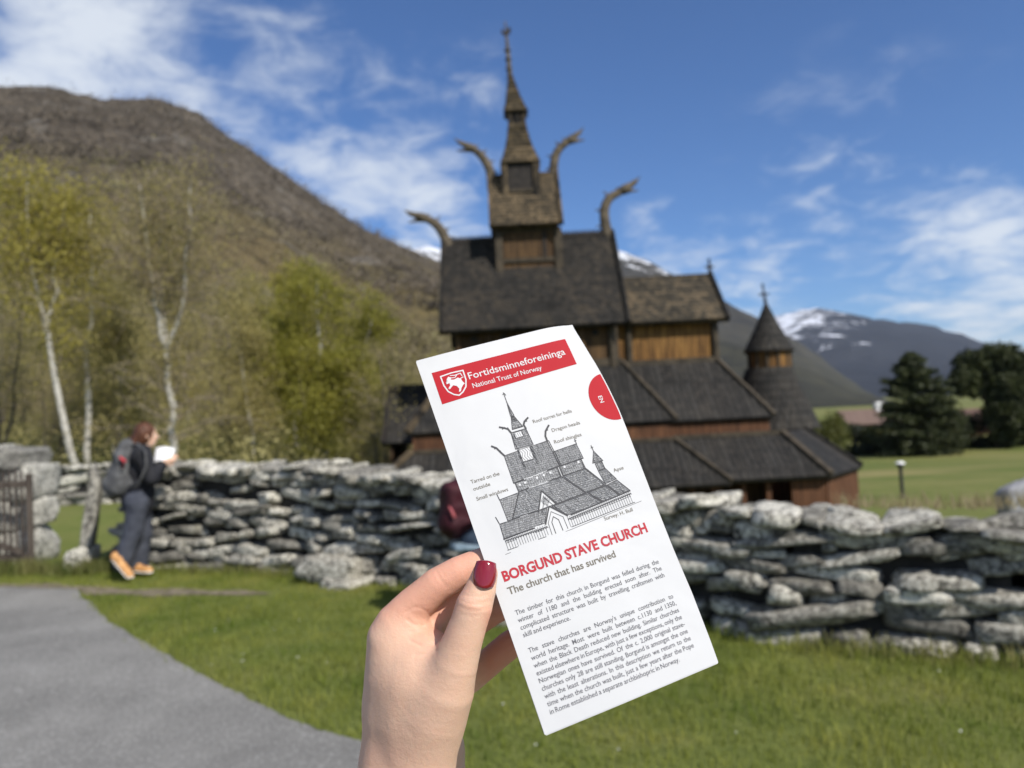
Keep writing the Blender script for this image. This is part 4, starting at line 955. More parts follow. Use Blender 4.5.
for k in range(600):
    Y = rr.uniform(27, 62); px = rr.uniform(-160, 455); q = at(px, 440, Y); x_ = q[0]
    if px > 400 and Y < 42: continue
    if abs(px - 322) < 50 and Y < 34: continue
    if all(math.hypot(x_ - a, Y - b) > 3.0 for a, b in spots): spots.append((x_, Y))
    if len(spots) >= 66: break
for k, (x_, Y) in enumerate(spots):
    ki = [0, 1, 3, 2, 1, 0, 3, 1, 3, 0][k % 10]; s = rr.uniform(.75, 1.1) * (.85 if Y < 38 else 1)
    if k < 4: o = protos[k]; ki = k; o.location = (x_, Y, gz(x_, Y) - .1); o.scale = (s, s, s)
    else: o = copy_tree(protos[ki], (x_, Y, gz(x_, Y) - .1), rr.uniform(0, 6.28), s)
    tag(o, kinds[ki], 'tree', 'half-bare trees in the wood behind the wall, kind %d' % (ki + 1)); o['group'] = ['budding olive trees in the wood', 'bare twin-stemmed trees in the wood', 'yellow-green trees in the wood', 'bare brown trees in the wood'][ki]
# undergrowth band below the trees, and the far wood on the slope
def scatter_wood(name, V1, n, t0, t1, size, mat, seed, azmax=1.0, hh=1.0):
    r = np.random.default_rng(seed); na, nt = V1.shape[:2]; i = (r.random(n) * na * azmax).astype(int); tt = t0 + (t1 - t0) * r.random(n) ** 1.6; j = np.clip((tt * 69).astype(int), 0, 69)
    P = V1[i, j] + r.normal(0, 1.5, (n, 3)) * [1, 1, 0]; sc_ = (np.hypot(P[:, 0], P[:, 1]) / 150) ** .5
    k = 12; Q = np.repeat(P, k, 0) + r.normal(0, 1, (n * k, 3)) * [1.1, 1.1, 1.5] * hh * np.repeat(sc_, k)[:, None] + [0, 0, 2.0 * hh]
    V, F = leafcloud(Q, size, r); return tag(np_mesh(name, V, F, mat, None, False), kind='stuff')
t = NT('leafless hillside trees'); n = t.noise(.035, 5, .6); n2 = t.noise(.6, 5, .6)
c = t.ramp(n, [(.34, (.130, .100, .062)), (.52, (.175, .140, .085)), (.60, (.185, .175, .055)), (.75, (.22, .215, .065))]); c = t.mix(.4, c, t.ramp(n2, [(.3, (.09, .08, .05)), (.7, (.27, .235, .15))])); t.col(c); t.rough(.9); t.b.inputs['Specular IOR Level'].default_value = .05; M_wood = t.m
scatter_wood('hillside_wood', V1, 9000, .0, .55, .42, M_wood, 5)
scatter_wood('ridge_wood', V1, 9000, .5, 1.0, .7, mat2('bare crowns', (.060, .050, .038), (.19, .155, .115), .05, .95), 6, hh=.7)
x = RNG.uniform(-40, -3.5, 3400); y = RNG.uniform(25, 60, 3400); k = (x < -3.5 - (y - 25) * .05); x, y = x[k], y[k]
P = np.stack([x, y, ground(x, y)], -1); P = np.repeat(P, 14, 0) + RNG.normal(0, 1, (len(P) * 14, 3)) * [.5, .5, .45] + [0, 0, .6]
V, F = leafcloud(P, .10, RNG); tag(np_mesh('undergrowth', V, F, leafmat('undergrowth leaves', (.22, .20, .09), (.38, .34, .14), .3, .25), None, False), kind='stuff')
# evergreens on the right
def conifer(seed, h, rad, n, size, loc, mat, name='conifer', top=1.0, bare=.02, lump=.12):
    r = np.random.default_rng(seed); root = empty(name, loc); mb = MB(); mb.tube([(0, 0, -.2), (0, 0, h * .6), (0, 0, h * .95)], [h * .022, h * .014, .02], 8)
    P = []
    nb = int(h * 20)
    for b in range(nb):
        u = bare + (1 - bare) * (b + r.random()) / nb; a = r.uniform(0, 6.28); lob = 1 + lump * math.sin(3 * a + seed) + lump * r.normal()
        L = rad * lob * (1 - u ** 2.1 * .97) ** .9 * top * (1 if u > .12 else .85); d = np.array([math.cos(a), math.sin(a), -.12 + .5 * u]); e = np.array([0, 0, h * u]) + d * L
        mb.tube([(0, 0, h * u), e * .5 + np.array([0, 0, h * u]) * .5 + [0, 0, .05], e], [.04, .025, .008], 4, 0, False)
        m = int(n / nb); t_ = r.random(m) ** .6; P.append(np.array([0, 0, h * u]) + d * L * t_[:, None] + r.normal(0, 1, (m, 3)) * [.30, .30, .17] * (.4 + .6 * (1 - u)))
    mb.build('trunk', M_bark, root, smooth=True); V, F = leafcloud(np.concatenate(P), size, r, aspect=.7); np_mesh('crown', V, F, mat, root, False); return root
p = at(917, 448, 76); c1_ = conifer(3, 10.0, 3.9, 34000, .19, (p[0], 76, gz(p[0], 76)), M_needle); tag(c1_, 'dark cone-shaped spruce standing alone beyond the meadow', 'conifer tree')
p = at(940, 448, 79); o = conifer(13, 6.4, 2.3, 9000, .17, (p[0], 79, gz(p[0], 79)), M_needle); tag(o, 'smaller dark spruce leaning out from the right flank of the tall spruce', 'conifer tree')
def broad(seed, loc, blobs_, n, size, mat, name, h, trunks):
    r = np.random.default_rng(seed); root = empty(name, loc); mb = MB()
    for q in trunks: mb.tube(q, np.linspace(.32, .08, len(q)), 8, 0)
    P = []
    tot = sum(b[3] ** 2 * b[4] for b in blobs_)
    for x_, y_, z_, rx, rz_ in blobs_:
        mb.tube([trunks[0][len(trunks[0]) // 2], ((x_ + trunks[0][0][0]) / 2, y_ / 2, z_ - rz_ * .4), (x_, y_, z_)], [.12, .08, .03], 5, 0, False)
        m = int(n * rx ** 2 * rz_ / tot); d = r.normal(size=(m, 3)); d /= np.linalg.norm(d, axis=1)[:, None]; rad = r.random(m)[:, None] ** .35; cl = .82 + .25 * fbm(d * 2 + seed + x_, 1.3, 2)[:, None]
        P.append(np.array([x_, y_, z_]) + d * rad * cl * [rx, rx, rz_])
    mb.build('trunk', M_bark, root, smooth=True); V, F = leafcloud(np.concatenate(P), size, r); np_mesh('crown', V, F, mat, root, False); return root
p = at(998, 450, 80)
o = broad(5, (p[0], 80, gz(p[0], 80)), [(-3.0, 0, 7.0, 1.9, 1.9), (-1.5, .5, 8.9, 2.3, 1.9), (.9, 0, 9.3, 2.7, 2.0), (3.2, 0, 8.0, 2.5, 2.3), (.9, -.5, 6.0, 3.0, 2.6), (.8, -1, 3.0, 3.0, 2.9), (4.5, 0, 4.5, 3.0, 3.2), (-1.9, .3, 6.2, 1.3, 1.2)], 42000, .19, M_pine, 'pine_tree', 11, [[(0, 0, -.3), (-.2, 0, 3), (-1.2, 0, 6), (-1.4, 0, 8.5)], [(1, 0, -.3), (1.2, 0, 4), (1.4, 0, 8)]])
tag(o, 'big spreading dark pine with an open left limb at the right edge', 'pine tree')
# background shrubs and trees at the right
def shrub(seed, px, Y, w_, h_, mat, lab, py=450, cat='shrub', name='shrub', n=3500, size=.13):
    p = at(px, py, Y); r = np.random.default_rng(seed); bl = [(r.uniform(-.5, .5) * w_, r.uniform(-.3, .3) * w_, h_ * r.uniform(.35, .62), w_ * r.uniform(.28, .42), h_ * r.uniform(.3, .42)) for _ in range(6)]
    o = broad(seed, (p[0], Y, gz(p[0], Y)), bl, n, size, mat, name, h_, [[(0, 0, -.2), (0, 0, h_ * .35), (.1, 0, h_ * .6)]]); tag(o, lab, cat); return o
M_bush = leafmat('fresh green bush', (.085, .095, .022), (.15, .15, .04), .4); M_darkb = leafmat('dark hedge', (.014, .020, .010), (.040, .046, .020), .15)
shrub(1, 822, 60, 3.4, 5.6, M_bush, 'bright green bushy tree peeping out just right of the apse roof', cat='bush')
shrub(2, 856, 84, 5.5, 3.9, M_darkb, 'dark bush under the low end of the red-roofed house')
shrub(3, 884, 82, 3.0, 3.4, M_bush, 'small green shrub between the red-roofed house and the spruce')
shrub(4, 968, 83, 4.0, 4.6, M_darkb, 'dark shrub in the gap between the spruce and the pine')
shrub(6, 938, 78, 3.4, 2.6, M_darkb, 'low dark bush at the right foot of the spruce')
shrub(7, 1040, 82, 6.0, 6.5, M_pine, 'dark evergreen bush on the far side of the big pine')
shrub(8, 975, 92, 6.0, 4.2, leafmat('brown budding shrub', (.10, .06, .03), (.17, .11, .05), .3), 'brown budding shrub glimpsed behind the gap by the pine')
# ------------------------------------------------------------------ hedge, house, lamp, stone, on the far side
x = np.linspace(0, 1, 9000); px_ = 843 + 240 * x
A0 = at(843, 452, 79); A1 = at(1080, 452, 84); P = A0[None, :] + (A1 - A0)[None, :] * RNG.random(9000)[:, None]; P[:, 2] = ground(P[:, 0], P[:, 1]) + RNG.uniform(0, 1.15, 9000); P[:, 1] += RNG.normal(0, .35, 9000)
V, F = leafcloud(P, .16, RNG); tag(np_mesh('clipped_hedge', V, F, M_darkb, None, False), 'long low dark hedge along the far edge of the meadow', 'hedge')
hs = empty('farm_house', (0, 0, 0)); pA = at(842, 428, 118); HX = pA[0]; HY = 118.0; HG = gz(HX, HY) - .6
M_hw = mat2('dark stained boards', (.03, .022, .018), (.07, .05, .04), 3, .8); M_hr = mat2('rusty tile roof', (.115, .075, .06), (.175, .12, .095), 2, .8); M_white = mat2('white paint', (.7, .7, .68), (.82, .82, .8), 3, .6)
M_glass = mat2('window glass', (.03, .04, .05), (.06, .07, .08), 2, .1, spec=.6)
mb = MB(); mb.box((HX, HY - 3, HG - .5), (HX + 9.6, HY + 3, HG + 2.9)); w1 = mb.build('house_wall', M_hw, hs)
mb = MB(); zt_ = HG + 4.9; ze_ = HG + 2.75
mb.slab([(HX - .6, HY - 3.7, ze_), (HX + 10.2, HY - 3.7, ze_), (HX + 10.2, HY, zt_), (HX - .6, HY, zt_)], .2); mb.slab([(HX + 10.2, HY + 3.7, ze_), (HX - .6, HY + 3.7, ze_), (HX - .6, HY, zt_), (HX + 10.2, HY, zt_)], .2); rf = mb.build('roof', M_hr, hs)
mb = MB(); mb.add([(HX, HY - 3, HG + 2.9), (HX, HY + 3, HG + 2.9), (HX, HY, HG + 4.7), (HX + .1, HY - 3, HG + 2.9), (HX + .1, HY + 3, HG + 2.9), (HX + .1, HY, HG + 4.7)], [(0, 2, 1), (3, 4, 5), (0, 1, 4, 3), (1, 2, 5, 4), (2, 0, 3, 5)]); mb.build('gable', M_hw, hs)
mb = MB(); mb.box((HX + 5.2, HY - .6, zt_ - .5), (HX + 6.3, HY + .4, zt_ + 1.0)); mb.build('chimney', M_white, rf)
for k in (1.2, 3.8, 6.6):
    mb = MB(); mb.box((HX + k, HY - 3.06, HG + 1.0), (HX + k + 1.2, HY - 2.99, HG + 2.2)); wf = mb.build('window_frame', M_white, hs); mb = MB(); mb.box((HX + k + .1, HY - 3.08, HG + 1.1), (HX + k + 1.1, HY - 3.065, HG + 2.1)); mb.build('pane', M_glass, wf)
tag(hs, 'low dark house with a reddish roof and white chimney beyond the meadow', 'house')
# small barn farther right, mostly behind the evergreens
bn = empty('barn', (0, 0, 0)); q = at(958, 440, 112); BX = q[0]; BG = gz(BX, 112)
mb = MB(); mb.box((BX, 110, BG - .5), (BX + 7, 115, BG + 2.2)); mb.build('barn_wall', mat2('barn boards', (.05, .022, .015), (.11, .05, .03), 3), bn)
mb = MB(); mb.slab([(BX - .4, 109.4, BG + 2.1), (BX + 7.4, 109.4, BG + 2.1), (BX + 7.4, 112.5, BG + 3.7), (BX - .4, 112.5, BG + 3.7)], .15); mb.slab([(BX + 7.4, 115.6, BG + 2.1), (BX - .4, 115.6, BG + 2.1), (BX - .4, 112.5, BG + 3.7), (BX + 7.4, 112.5, BG + 3.7)], .15); mb.build('roof', mat2('dull brown roof', (.10, .06, .045), (.16, .10, .08), 3), bn)
tag(bn, 'small brown shed seen through the gap between the spruce and the pine', 'shed')
# path lamp in the meadow
lp = at(900, 462, 33); LX, LZ = lp[0], gz(lp[0], 33); M_iron = mat2('black painted iron', (.015, .015, .016), (.03, .03, .03), 8, .5, spec=.5)
ll = empty('path_lamp', (LX, 33, LZ)); H_ = lp[2] - LZ + .05
mb = MB(); mb.tube([(0, 0, -.1), (0, 0, H_ - .28)], .075, 10); mb.lathe([(.12, 0), (.12, .06), (.08, .1)], n=12); mb.build('post', M_iron, ll)
mb = MB(); mb.lathe([(.08, H_ - .30), (.13, H_ - .27), (.14, H_ - .12), (.10, H_ - .10)], n=14); mb.build('lamp_shade', M_iron, ll)
mb = MB(); mb.lathe([(.0, H_ - .02), (.10, H_ - .03), (.20, H_ - .10), (.20, H_ - .13), (.0, H_ - .13)], n=14); mb.build('lamp_cap', M_white, ll)
tag(ll, 'short black lamp post with a pale cap standing on the meadow', 'lamp')
# grave slab / boulder at the right edge beyond the wall
st = Stones(); q = at(1014, 490, 24); GB = float(ground(q[0], 24)); st.add((0, 0, .55), np.array([.62, 0, .12]), np.array([0, .3, 0]), np.array([-.06, 0, .75]), 8, .9, .06)
o = st.build('boulder', mat2('smooth grey rock', (.20, .20, .21), (.33, .33, .34), 5, .85, .3), None); o.location = (q[0] + .2, 24, max(GB, q[2] - 1.0)); tag(o, 'smooth pale grey boulder just beyond the wall at the right edge', 'boulder')
# ------------------------------------------------------------------ people
def skinmat(name, a, b, red):
    t = NT(name); n = t.noise(14, 5, .6); n2 = t.noise(420, 5, .75); n3 = t.noise(60, 5, .7)
    c = t.mix(t.ramp(n, [(.35, 0.0), (.65, 1.0)]), a, b); c = t.mix(t.ramp(n3, [(.45, 0.0), (.75, .18)]), c, red)
    at_ = t.n.new('ShaderNodeAttribute'); at_.attribute_name = 'flush'; c = t.mix(t.math('MULTIPLY', at_.outputs['Fac'], .85), c, (.66, .32, .22)); t.col(c); t.rough(.52)
    t.b.inputs['Subsurface Weight'].default_value = .22; t.b.inputs['Subsurface Radius'].default_value = (.012, .004, .002); t.b.inputs['Subsurface Scale'].default_value = .35
    t.b.inputs['Specular IOR Level'].default_value = .32; t.bump(t.math('ADD', t.math('MULTIPLY', n2, 1.3), t.math('MULTIPLY', n3, .35)), .42, .0007); return t.m
M_skin = skinmat('fair skin', (.64, .405, .285), (.71, .47, .34), (.66, .32, .22))
M_jack = mat2('black jacket cloth', (.008, .008, .010), (.022, .022, .026), 12, .8, .5, 40)
M_hair = mat2('auburn hair', (.040, .016, .009), (.13, .050, .024), 30, .55, .6, 90, stretch=(1, 1, .15))
M_dhair = mat2('dark brown hair', (.012, .008, .006), (.045, .028, .018), 30, .55, .5, 90, stretch=(1, 1, .15))
M_trou = mat2('slate trousers', (.038, .042, .056), (.070, .076, .096), 8, .9, .5, 30)
M_jean = mat2('dark jeans', (.02, .03, .05), (.04, .06, .09), 14, .9, .4, 60)
M_pack = mat2('grey backpack cloth', (.060, .060, .062), (.12, .12, .12), 10, .85, .4, 60)
M_redp = mat2('maroon backpack cloth', (.022, .003, .006), (.055, .007, .014), 7, .7, .5, 30)
M_pink = mat2('pink strap pull', (.35, .08, .09), (.45, .12, .13), 10, .6); M_shoe = mat2('tan shoe leather', (.42, .20, .07), (.62, .34, .14), 8, .7); M_sole = mat2('white sole rubber', (.6, .58, .52), (.75, .72, .66), 6, .6)
M_paperw = mat2('white paper', (.76, .77, .79), (.82, .82, .83), 3, .8); M_blackstrap = mat2('black webbing', (.01, .01, .01), (.03, .03, .03), 20, .8)

def pp(px, py, Y, root): q = at(px, py, Y); return np.array([q[0] - root[0], q[1] - root[1], q[2] - root[2]])
def head_sdf(S, c, f, k=.02):
    """c centre, f unit facing (xy)"""
    f = np.array([f[0], f[1], 0.]); r_ = np.array([f[1], -f[0], 0.])
    S.add(S.ell(c + [0, 0, .02], (.085, .085, .105)), k); S.add(S.ell(c + f * .02 + [0, 0, .01], (.078, .078, .10)), .02)
    S.add(S.ell(c + f * .035 + [0, 0, -.065], (.052, .052, .055)), .03)
    S.add(S.cone(c + f * .088 + [0, 0, .015], c + f * .112 + [0, 0, -.022], .010, .016), .012)
    S.add(S.cone(c + f * .082 + r_ * .018 + [0, 0, -.052], c + f * .082 - r_ * .018 + [0, 0, -.052], .009, .009), .008)
    for s in (-1, 1):
        S.cut(S.ell(c + f * .088 + r_ * s * .032 + [0, 0, .018], (.017, .017, .012)), .01); S.add(S.ell(c + f * .074 + r_ * s * .032 + [0, 0, .017], (.012, .012, .012)))
        S.add(S.ell(c + r_ * s * .084 - f * .005 + [0, 0, -.002], (.018, .018, .032)), .008)
def hand_sdf(S, w, d, up, k=.01):
    """small hand: wrist w, finger direction d, thumb side up"""
    d = d / np.linalg.norm(d); s = np.cross(d, up); s /= np.linalg.norm(s)
    S.add(S.cone(w, w + d * .07, .026, .034), .02)
    for i, (o, l) in enumerate(((-.026, .058), (-.009, .070), (.009, .066), (.026, .050))):
        a = w + d * .085 + up * o; b = a + d * l * .5 - s * .006; c = b + d * l * .45 - s * .022
        S.add(S.cone(a, b, .0095, .009), .006); S.add(S.cone(b, c, .009, .0075), .004)
    a = w + d * .03 - up * .03; S.add(S.cone(a, a + d * .045 - up * .022, .012, .010), .01); S.add(S.cone(a + d * .045 - up * .022, a + d * .075 - up * .022, .010, .008), .004)

# --- reading visitor
RT = np.array([-4.15, 8.16, 0.0]); RT[2] = float(ground(RT[0], RT[1])); Yb = 8.16
per = empty('person', tuple(RT)); tag(per, 'visitor in black jacket and grey backpack reading a white paper by the wall end', 'person')
f2 = np.array([.86, .51]); f3 = np.array([.86, .51, 0])
J = lambda px, py, dy=0: pp(px, py, Yb + dy, RT)
hd = J(146.5, 436, .02); nk = J(142, 448, 0); ch_ = J(139, 466, 0); pv = J(138, 500, 0)
shR, shL = J(140, 455, -.17), J(143, 454, .20); elR, elL = J(152, 478, -.16), J(155, 475, .26); haR, haL = J(163, 463, -.02), J(165, 461, .20)
hpR, hpL = J(137, 505, -.09), J(140, 504, .10); knR, knL = J(133, 534, -.08), J(143, 533, .11); anR, anL = J(122, 562, -.10), J(139, 567, .12)
lo, hi = (-.62, -.5, -.05), (.62, .62, 1.8)
S = SDF(lo, hi, .0125)
S.add(S.cone(pv, ch_, .135, .13, (1, 1, 1)), .03); S.add(S.cone(ch_, nk, .13, .07), .05); S.add(S.cone(nk, hd, .05, .05), .02); head_sdf(S, hd, f2)
for a, b, c_, u in ((shR, elR, haR, 1), (shL, elL, haL, 1)):
    S.add(S.cone(a, b, .052, .042), .03); S.add(S.cone(b, c_, .042, .028), .02)
for a, b, c_ in ((hpR, knR, anR), (hpL, knL, anL)): S.add(S.cone(a, b, .09, .062), .03); S.add(S.cone(b, c_, .062, .04), .02)
hand_sdf(S, haR, np.array([.7, .3, .25]), np.array([0, 0, 1.])); hand_sdf(S, haL, np.array([.7, -.2, .2]), np.array([0, 0, 1.]))
S.build('body', M_skin, per)
S = SDF(lo, hi, .0125)
S.add(S.cone(pv + [0, 0, -.03], ch_, .165, .158), .03); S.add(S.cone(ch_, nk - [0, 0, .03], .158, .095), .05)
for a, b, c_ in ((shR, elR, haR), (shL, elL, haL)): S.add(S.cone(a, b, .080, .066), .05); S.add(S.cone(b, b + (c_ - b) * .82, .066, .05), .03)
S.add(S.cone(shR, shL, .085, .085), .05); S.add(S.cone(nk - f3 * .05, nk + f3 * .03 + [0, 0, .02], .07, .06), .03)
P_ = np.stack([S.X, S.Y, S.Z], -1); S.F = S.F + (.010 * fbm(P_, 7, 3)).astype(np.float32); S.cut(-(S.Z - (pv[2] - .10)), .01) if False else None
S.build('jacket', M_jack, per)
S = SDF(lo, hi, .0125)
for a, b, c_ in ((hpR, knR, anR), (hpL, knL, anL)): S.add(S.cone(a + [0, 0, .02], b, .115, .095), .03); S.add(S.cone(b, c_ + [0, 0, -.01], .088, .098), .03)
S.add(S.cone(hpR + [0, 0, .06], hpL + [0, 0, .06], .12, .12), .05); P_ = np.stack([S.X, S.Y, S.Z], -1); S.F = S.F + (.010 * fbm(P_ * [1, 1, .5], 9, 3)).astype(np.float32)
S.cut((S.Z - (min(anR[2], anL[2]) - .055)), .004)
S.build('trousers', M_trou, per)
def shoe(parent, heel, toe, ang_up=0):
    S = SDF(np.minimum(heel, toe) - .12, np.maximum(heel, toe) + .14, .008); d = toe - heel; 
    S.add(S.cone(heel + [0, 0, .035], toe + [0, 0, .025], .046, .040, (1, 1, .95)), .02); S.add(S.cone(heel + [0, 0, .05], heel + d * .35 + [0, 0, .085], .045, .035), .03)
    o = S.build('shoe', M_shoe, parent); S2 = SDF(np.minimum(heel, toe) - .12, np.maximum(heel, toe) + .14, .008); S2.add(S2.cone(heel + [0, 0, .012], toe + [0, 0, .010], .050, .044, (1, 1, 2.6))); S2.build('sole', M_sole, o); return o
shoe(per, J(116, 561, -.14), J(130, 578, -.22)); shoe(per, J(134, 572, .08), J(149, 573, .02))
S = SDF((hd[0] - .35, hd[1] - .3, hd[2] - .4), (hd[0] + .25, hd[1] + .3, hd[2] + .25), .01)
S.add(S.ell(hd - f3 * .018 + [0, 0, .03], (.104, .104, .118)), .02); S.cut(S.ell(hd + f3 * .105 + [0, 0, -.02], (.075, .075, .11)), .02)
S.add(S.cone(hd - f3 * .05, nk - f3 * .14 + [0, 0, -.02], .085, .055), .04); S.add(S.cone(nk - f3 * .14 + [0, 0, -.02], nk - f3 * .24 + [0, 0, -.17], .06, .035), .03)
P_ = np.stack([S.X, S.Y, S.Z], -1); S.F = S.F + (.012 * fbm(P_ * [1, 1, .3], 22, 3)).astype(np.float32); S.build('hair', M_hair, per)
# backpack worn on the back
bk = empty('backpack', tuple(RT)); tag(bk, "grey backpack with a red mark worn on the reading visitor's back", 'backpack')
bc = J(124, 467, -.06); S = SDF(bc - [.32, .3, .36], bc + [.32, .3, .36], .010)
a_ = J(129, 448, -.05) ; b_ = J(119, 484, -.07)
S.add(S.cone(a_, b_, .105, .145), .02); S.add(S.rbox(bc + [.03, .02, -.02], (.13, .15, .2), .06, math.atan2(.51, .86)), .04); S.add(S.cone(b_ + [-.04, -.03, .02], b_ + [-.02, -.03, .10], .10, .08), .03)
P_ = np.stack([S.X, S.Y, S.Z], -1); S.F = S.F + (.010 * fbm(P_, 9, 3)).astype(np.float32); S.build('pack_body', M_pack, bk, relax=1)
mb = MB(); lg = J(122, 463, -.245)
mb.tube([lg + [-.02, 0, .06], lg + [.03, -.005, .02], lg + [.0, 0, -.05]], [.016, .022, .014], 8); mb.build('red_mark', mat2('red print', (.35, .03, .04), (.45, .05, .06), 10, .7), bk, smooth=True)
mb = MB(); mb.tube([J(131, 446, -.12), J(138, 444, -.16), J(145, 452, -.27), J(147, 466, -.30), J(140, 482, -.24), J(130, 488, -.2)], .016, 6); mb.build('shoulder_strap', M_pack, bk, smooth=True)
mb = MB(); mb.tube([J(130, 446, -.05), J(130, 440, -.05), J(134, 442, -.05)], .010, 6); mb.build('grab_loop', M_blackstrap, bk, smooth=True)
# white paper held in the hands
mb = MB(); c0 = J(154, 462, .0); c1 = J(169, 462, .0); c2 = J(175, 449, .16); c3 = J(156, 448, .16)
N_ = 8; G = [[(c0 * (1 - u) + c1 * u) * (1 - v) + (c3 * (1 - u) + c2 * u) * v + np.array([0, -.02, .02]) * math.sin(math.pi * u) for u in np.linspace(0, 1, N_)] for v in np.linspace(0, 1, 4)]
vs = [g + RT for row in G for g in row]; n_ = np.array([.0, -.002, .001]); vs2 = [v - n_ for v in vs]; F_ = [(r_ * N_ + i, r_ * N_ + i + 1, (r_ + 1) * N_ + i + 1, (r_ + 1) * N_ + i) for r_ in range(3) for i in range(N_ - 1)]
mb.add(vs, F_); mb.add(vs2, [f[::-1] for f in F_]); o = mb.build('paper_sheet', M_paperw, None, smooth=True); tag(o, 'open white paper sheet held up by the reading visitor', 'paper')

# --- seated visitor, mostly behind the leaflet
R2 = np.array([-.22, 5.72, 0.]); R2[2] = float(ground(R2[0], R2[1])); p2 = empty('person', tuple(R2)); tag(p2, 'dark-clothed visitor sitting before the wall, mostly hidden behind the leaflet', 'person')
K = lambda px, py, dy=0: pp(px, py, 5.72 + dy, R2)
hd = K(489, 446); nk = K(486, 466); cs_ = K(485, 490); pv = K(482, 536); f2 = np.array([.95, .3]); f3 = np.array([.95, .3, 0])
shR, shL = K(485, 476, -.18), K(489, 475, .18); elR, elL = K(500, 512, -.2), K(503, 510, .2); haR, haL = K(528, 522, -.1), K(530, 520, .1)
hpR, hpL = K(484, 540, -.09), K(486, 540, .1); knR, knL = K(545, 545, -.1), K(547, 543, .12); anR, anL = K(540, 603, -.1), K(548, 600, .12)
lo, hi = (-.45, -.45, -.05), (.85, .5, 1.55); S = SDF(lo, hi, .0135)
S.add(S.cone(pv, cs_, .13, .13), .03); S.add(S.cone(cs_, nk, .13, .07), .05); S.add(S.cone(nk, hd, .05, .05), .02); head_sdf(S, hd, f2)
for a, b, c_ in ((shR, elR, haR), (shL, elL, haL)): S.add(S.cone(a, b, .05, .042), .03); S.add(S.cone(b, c_, .042, .028), .02); hand_sdf(S, c_, np.array([1., 0, -.2]), np.array([0, 0, 1.]))
for a, b, c_ in ((hpR, knR, anR), (hpL, knL, anL)): S.add(S.cone(a, b, .09, .062), .03); S.add(S.cone(b, c_, .062, .04), .02)
S.build('body', M_skin, p2)
S = SDF(lo, hi, .0135); S.add(S.cone(pv + [0, 0, .0], cs_, .165, .158), .03); S.add(S.cone(cs_, nk - [0, 0, .03], .158, .09), .05); S.add(S.cone(shR, shL, .08, .08), .05)
for a, b, c_ in ((shR, elR, haR), (shL, elL, haL)): S.add(S.cone(a, b, .075, .062), .04); S.add(S.cone(b, b + (c_ - b) * .85, .062, .045), .03)
P_ = np.stack([S.X, S.Y, S.Z], -1); S.F = S.F + (.010 * fbm(P_, 7, 3)).astype(np.float32); S.build('jacket', M_jack, p2)
S = SDF(lo, hi, .0135)
for a, b, c_ in ((hpR, knR, anR), (hpL, knL, anL)): S.add(S.cone(a, b, .115, .085), .03); S.add(S.cone(b, c_, .085, .06), .03)
S.add(S.cone(hpR - [.05, 0, 0], hpL - [.05, 0, 0], .125, .125), .04); P_ = np.stack([S.X, S.Y, S.Z], -1); S.F = S.F + (.008 * fbm(P_, 9, 3)).astype(np.float32); S.build('jeans', M_jean, p2)
shoe(p2, np.array([anR[0] - .03, anR[1], .0]), np.array([anR[0] + .16, anR[1] - .02, .0])); shoe(p2, np.array([anL[0] - .03, anL[1], .0]), np.array([anL[0] + .16, anL[1] + .02, .0]))
S = SDF((hd[0] - .3, hd[1] - .25, hd[2] - .35), (hd[0] + .25, hd[1] + .25, hd[2] + .25), .01); S.add(S.ell(hd - f3 * .018 + [0, 0, .03], (.104, .104, .118)), .02); S.cut(S.ell(hd + f3 * .105 + [0, 0, -.02], (.075, .075, .11)), .02)
S.add(S.cone(hd - f3 * .05, nk - f3 * .08 + [0, 0, -.0], .085, .06), .04); S.build('hair', M_dhair, p2)
b2 = empty('backpack', tuple(R2)); tag(b2, 'maroon backpack with a pink pull showing at the left edge of the leaflet', 'backpack')
bc = K(457, 507, -.05); S = SDF(bc - [.25, .27, .34], bc + [.25, .27, .34], .009)
S.add(S.cone(K(463, 490, -.03), K(455, 522, -.06), .095, .125), .02); S.add(S.rbox(bc, (.115, .14, .19), .06, .3), .03); S.add(S.cone(K(451, 524, -.14), K(450, 512, -.14), .07, .05), .03)
P_ = np.stack([S.X, S.Y, S.Z], -1); S.F = S.F + (.012 * fbm(P_, 9, 3)).astype(np.float32); S.build('pack_body', M_redp, b2, relax=1)
mb = MB(); a_ = K(449, 506, -.235); mb.tube([a_, a_ + [.02, -.005, -.04], a_ + [.035, -.005, -.085]], [.006, .010, .014], 8); mb.build('strap_pull', M_pink, b2, smooth=True)
mb = MB(); mb.tube([K(464, 482, -.1), K(474, 474, -.2), K(486, 476, -.27), K(489, 496, -.28), K(478, 520, -.24), K(464, 528, -.2)], .018, 6); mb.build('shoulder_strap', M_redp, b2, smooth=True)
st = Stones(); st.add((0, 0, .20), np.array([.26, 0, 0]), np.array([0, .24, 0]), np.array([0, 0, .24]), 8, .4)
o = st.build('seat_boulder', M_stone, None); o.location = (R2[0] + .02, R2[1] + .05, R2[2]); tag(o, 'boulder in front of the wall that the half-hidden visitor sits on', 'boulder')
S = SDF((-.25, -.26, -.06), (.25, .22, .10), .01); S.add(S.rbox((0, 0, .005), (.13, .15, .022), .02, .2)); P_ = np.stack([S.X, S.Y, S.Z], -1); S.F = S.F + (.012 * fbm(P_, 12, 3)).astype(np.float32)
q = K(470, 546, -.1); o = S.build('folded_cloth', mat2('pale blue cloth', (.13, .18, .22), (.22, .28, .33), 8, .9), None); o.location = tuple(q + R2); tag(o, 'pale blue folded cloth tucked under the half-hidden visitor', 'cloth')
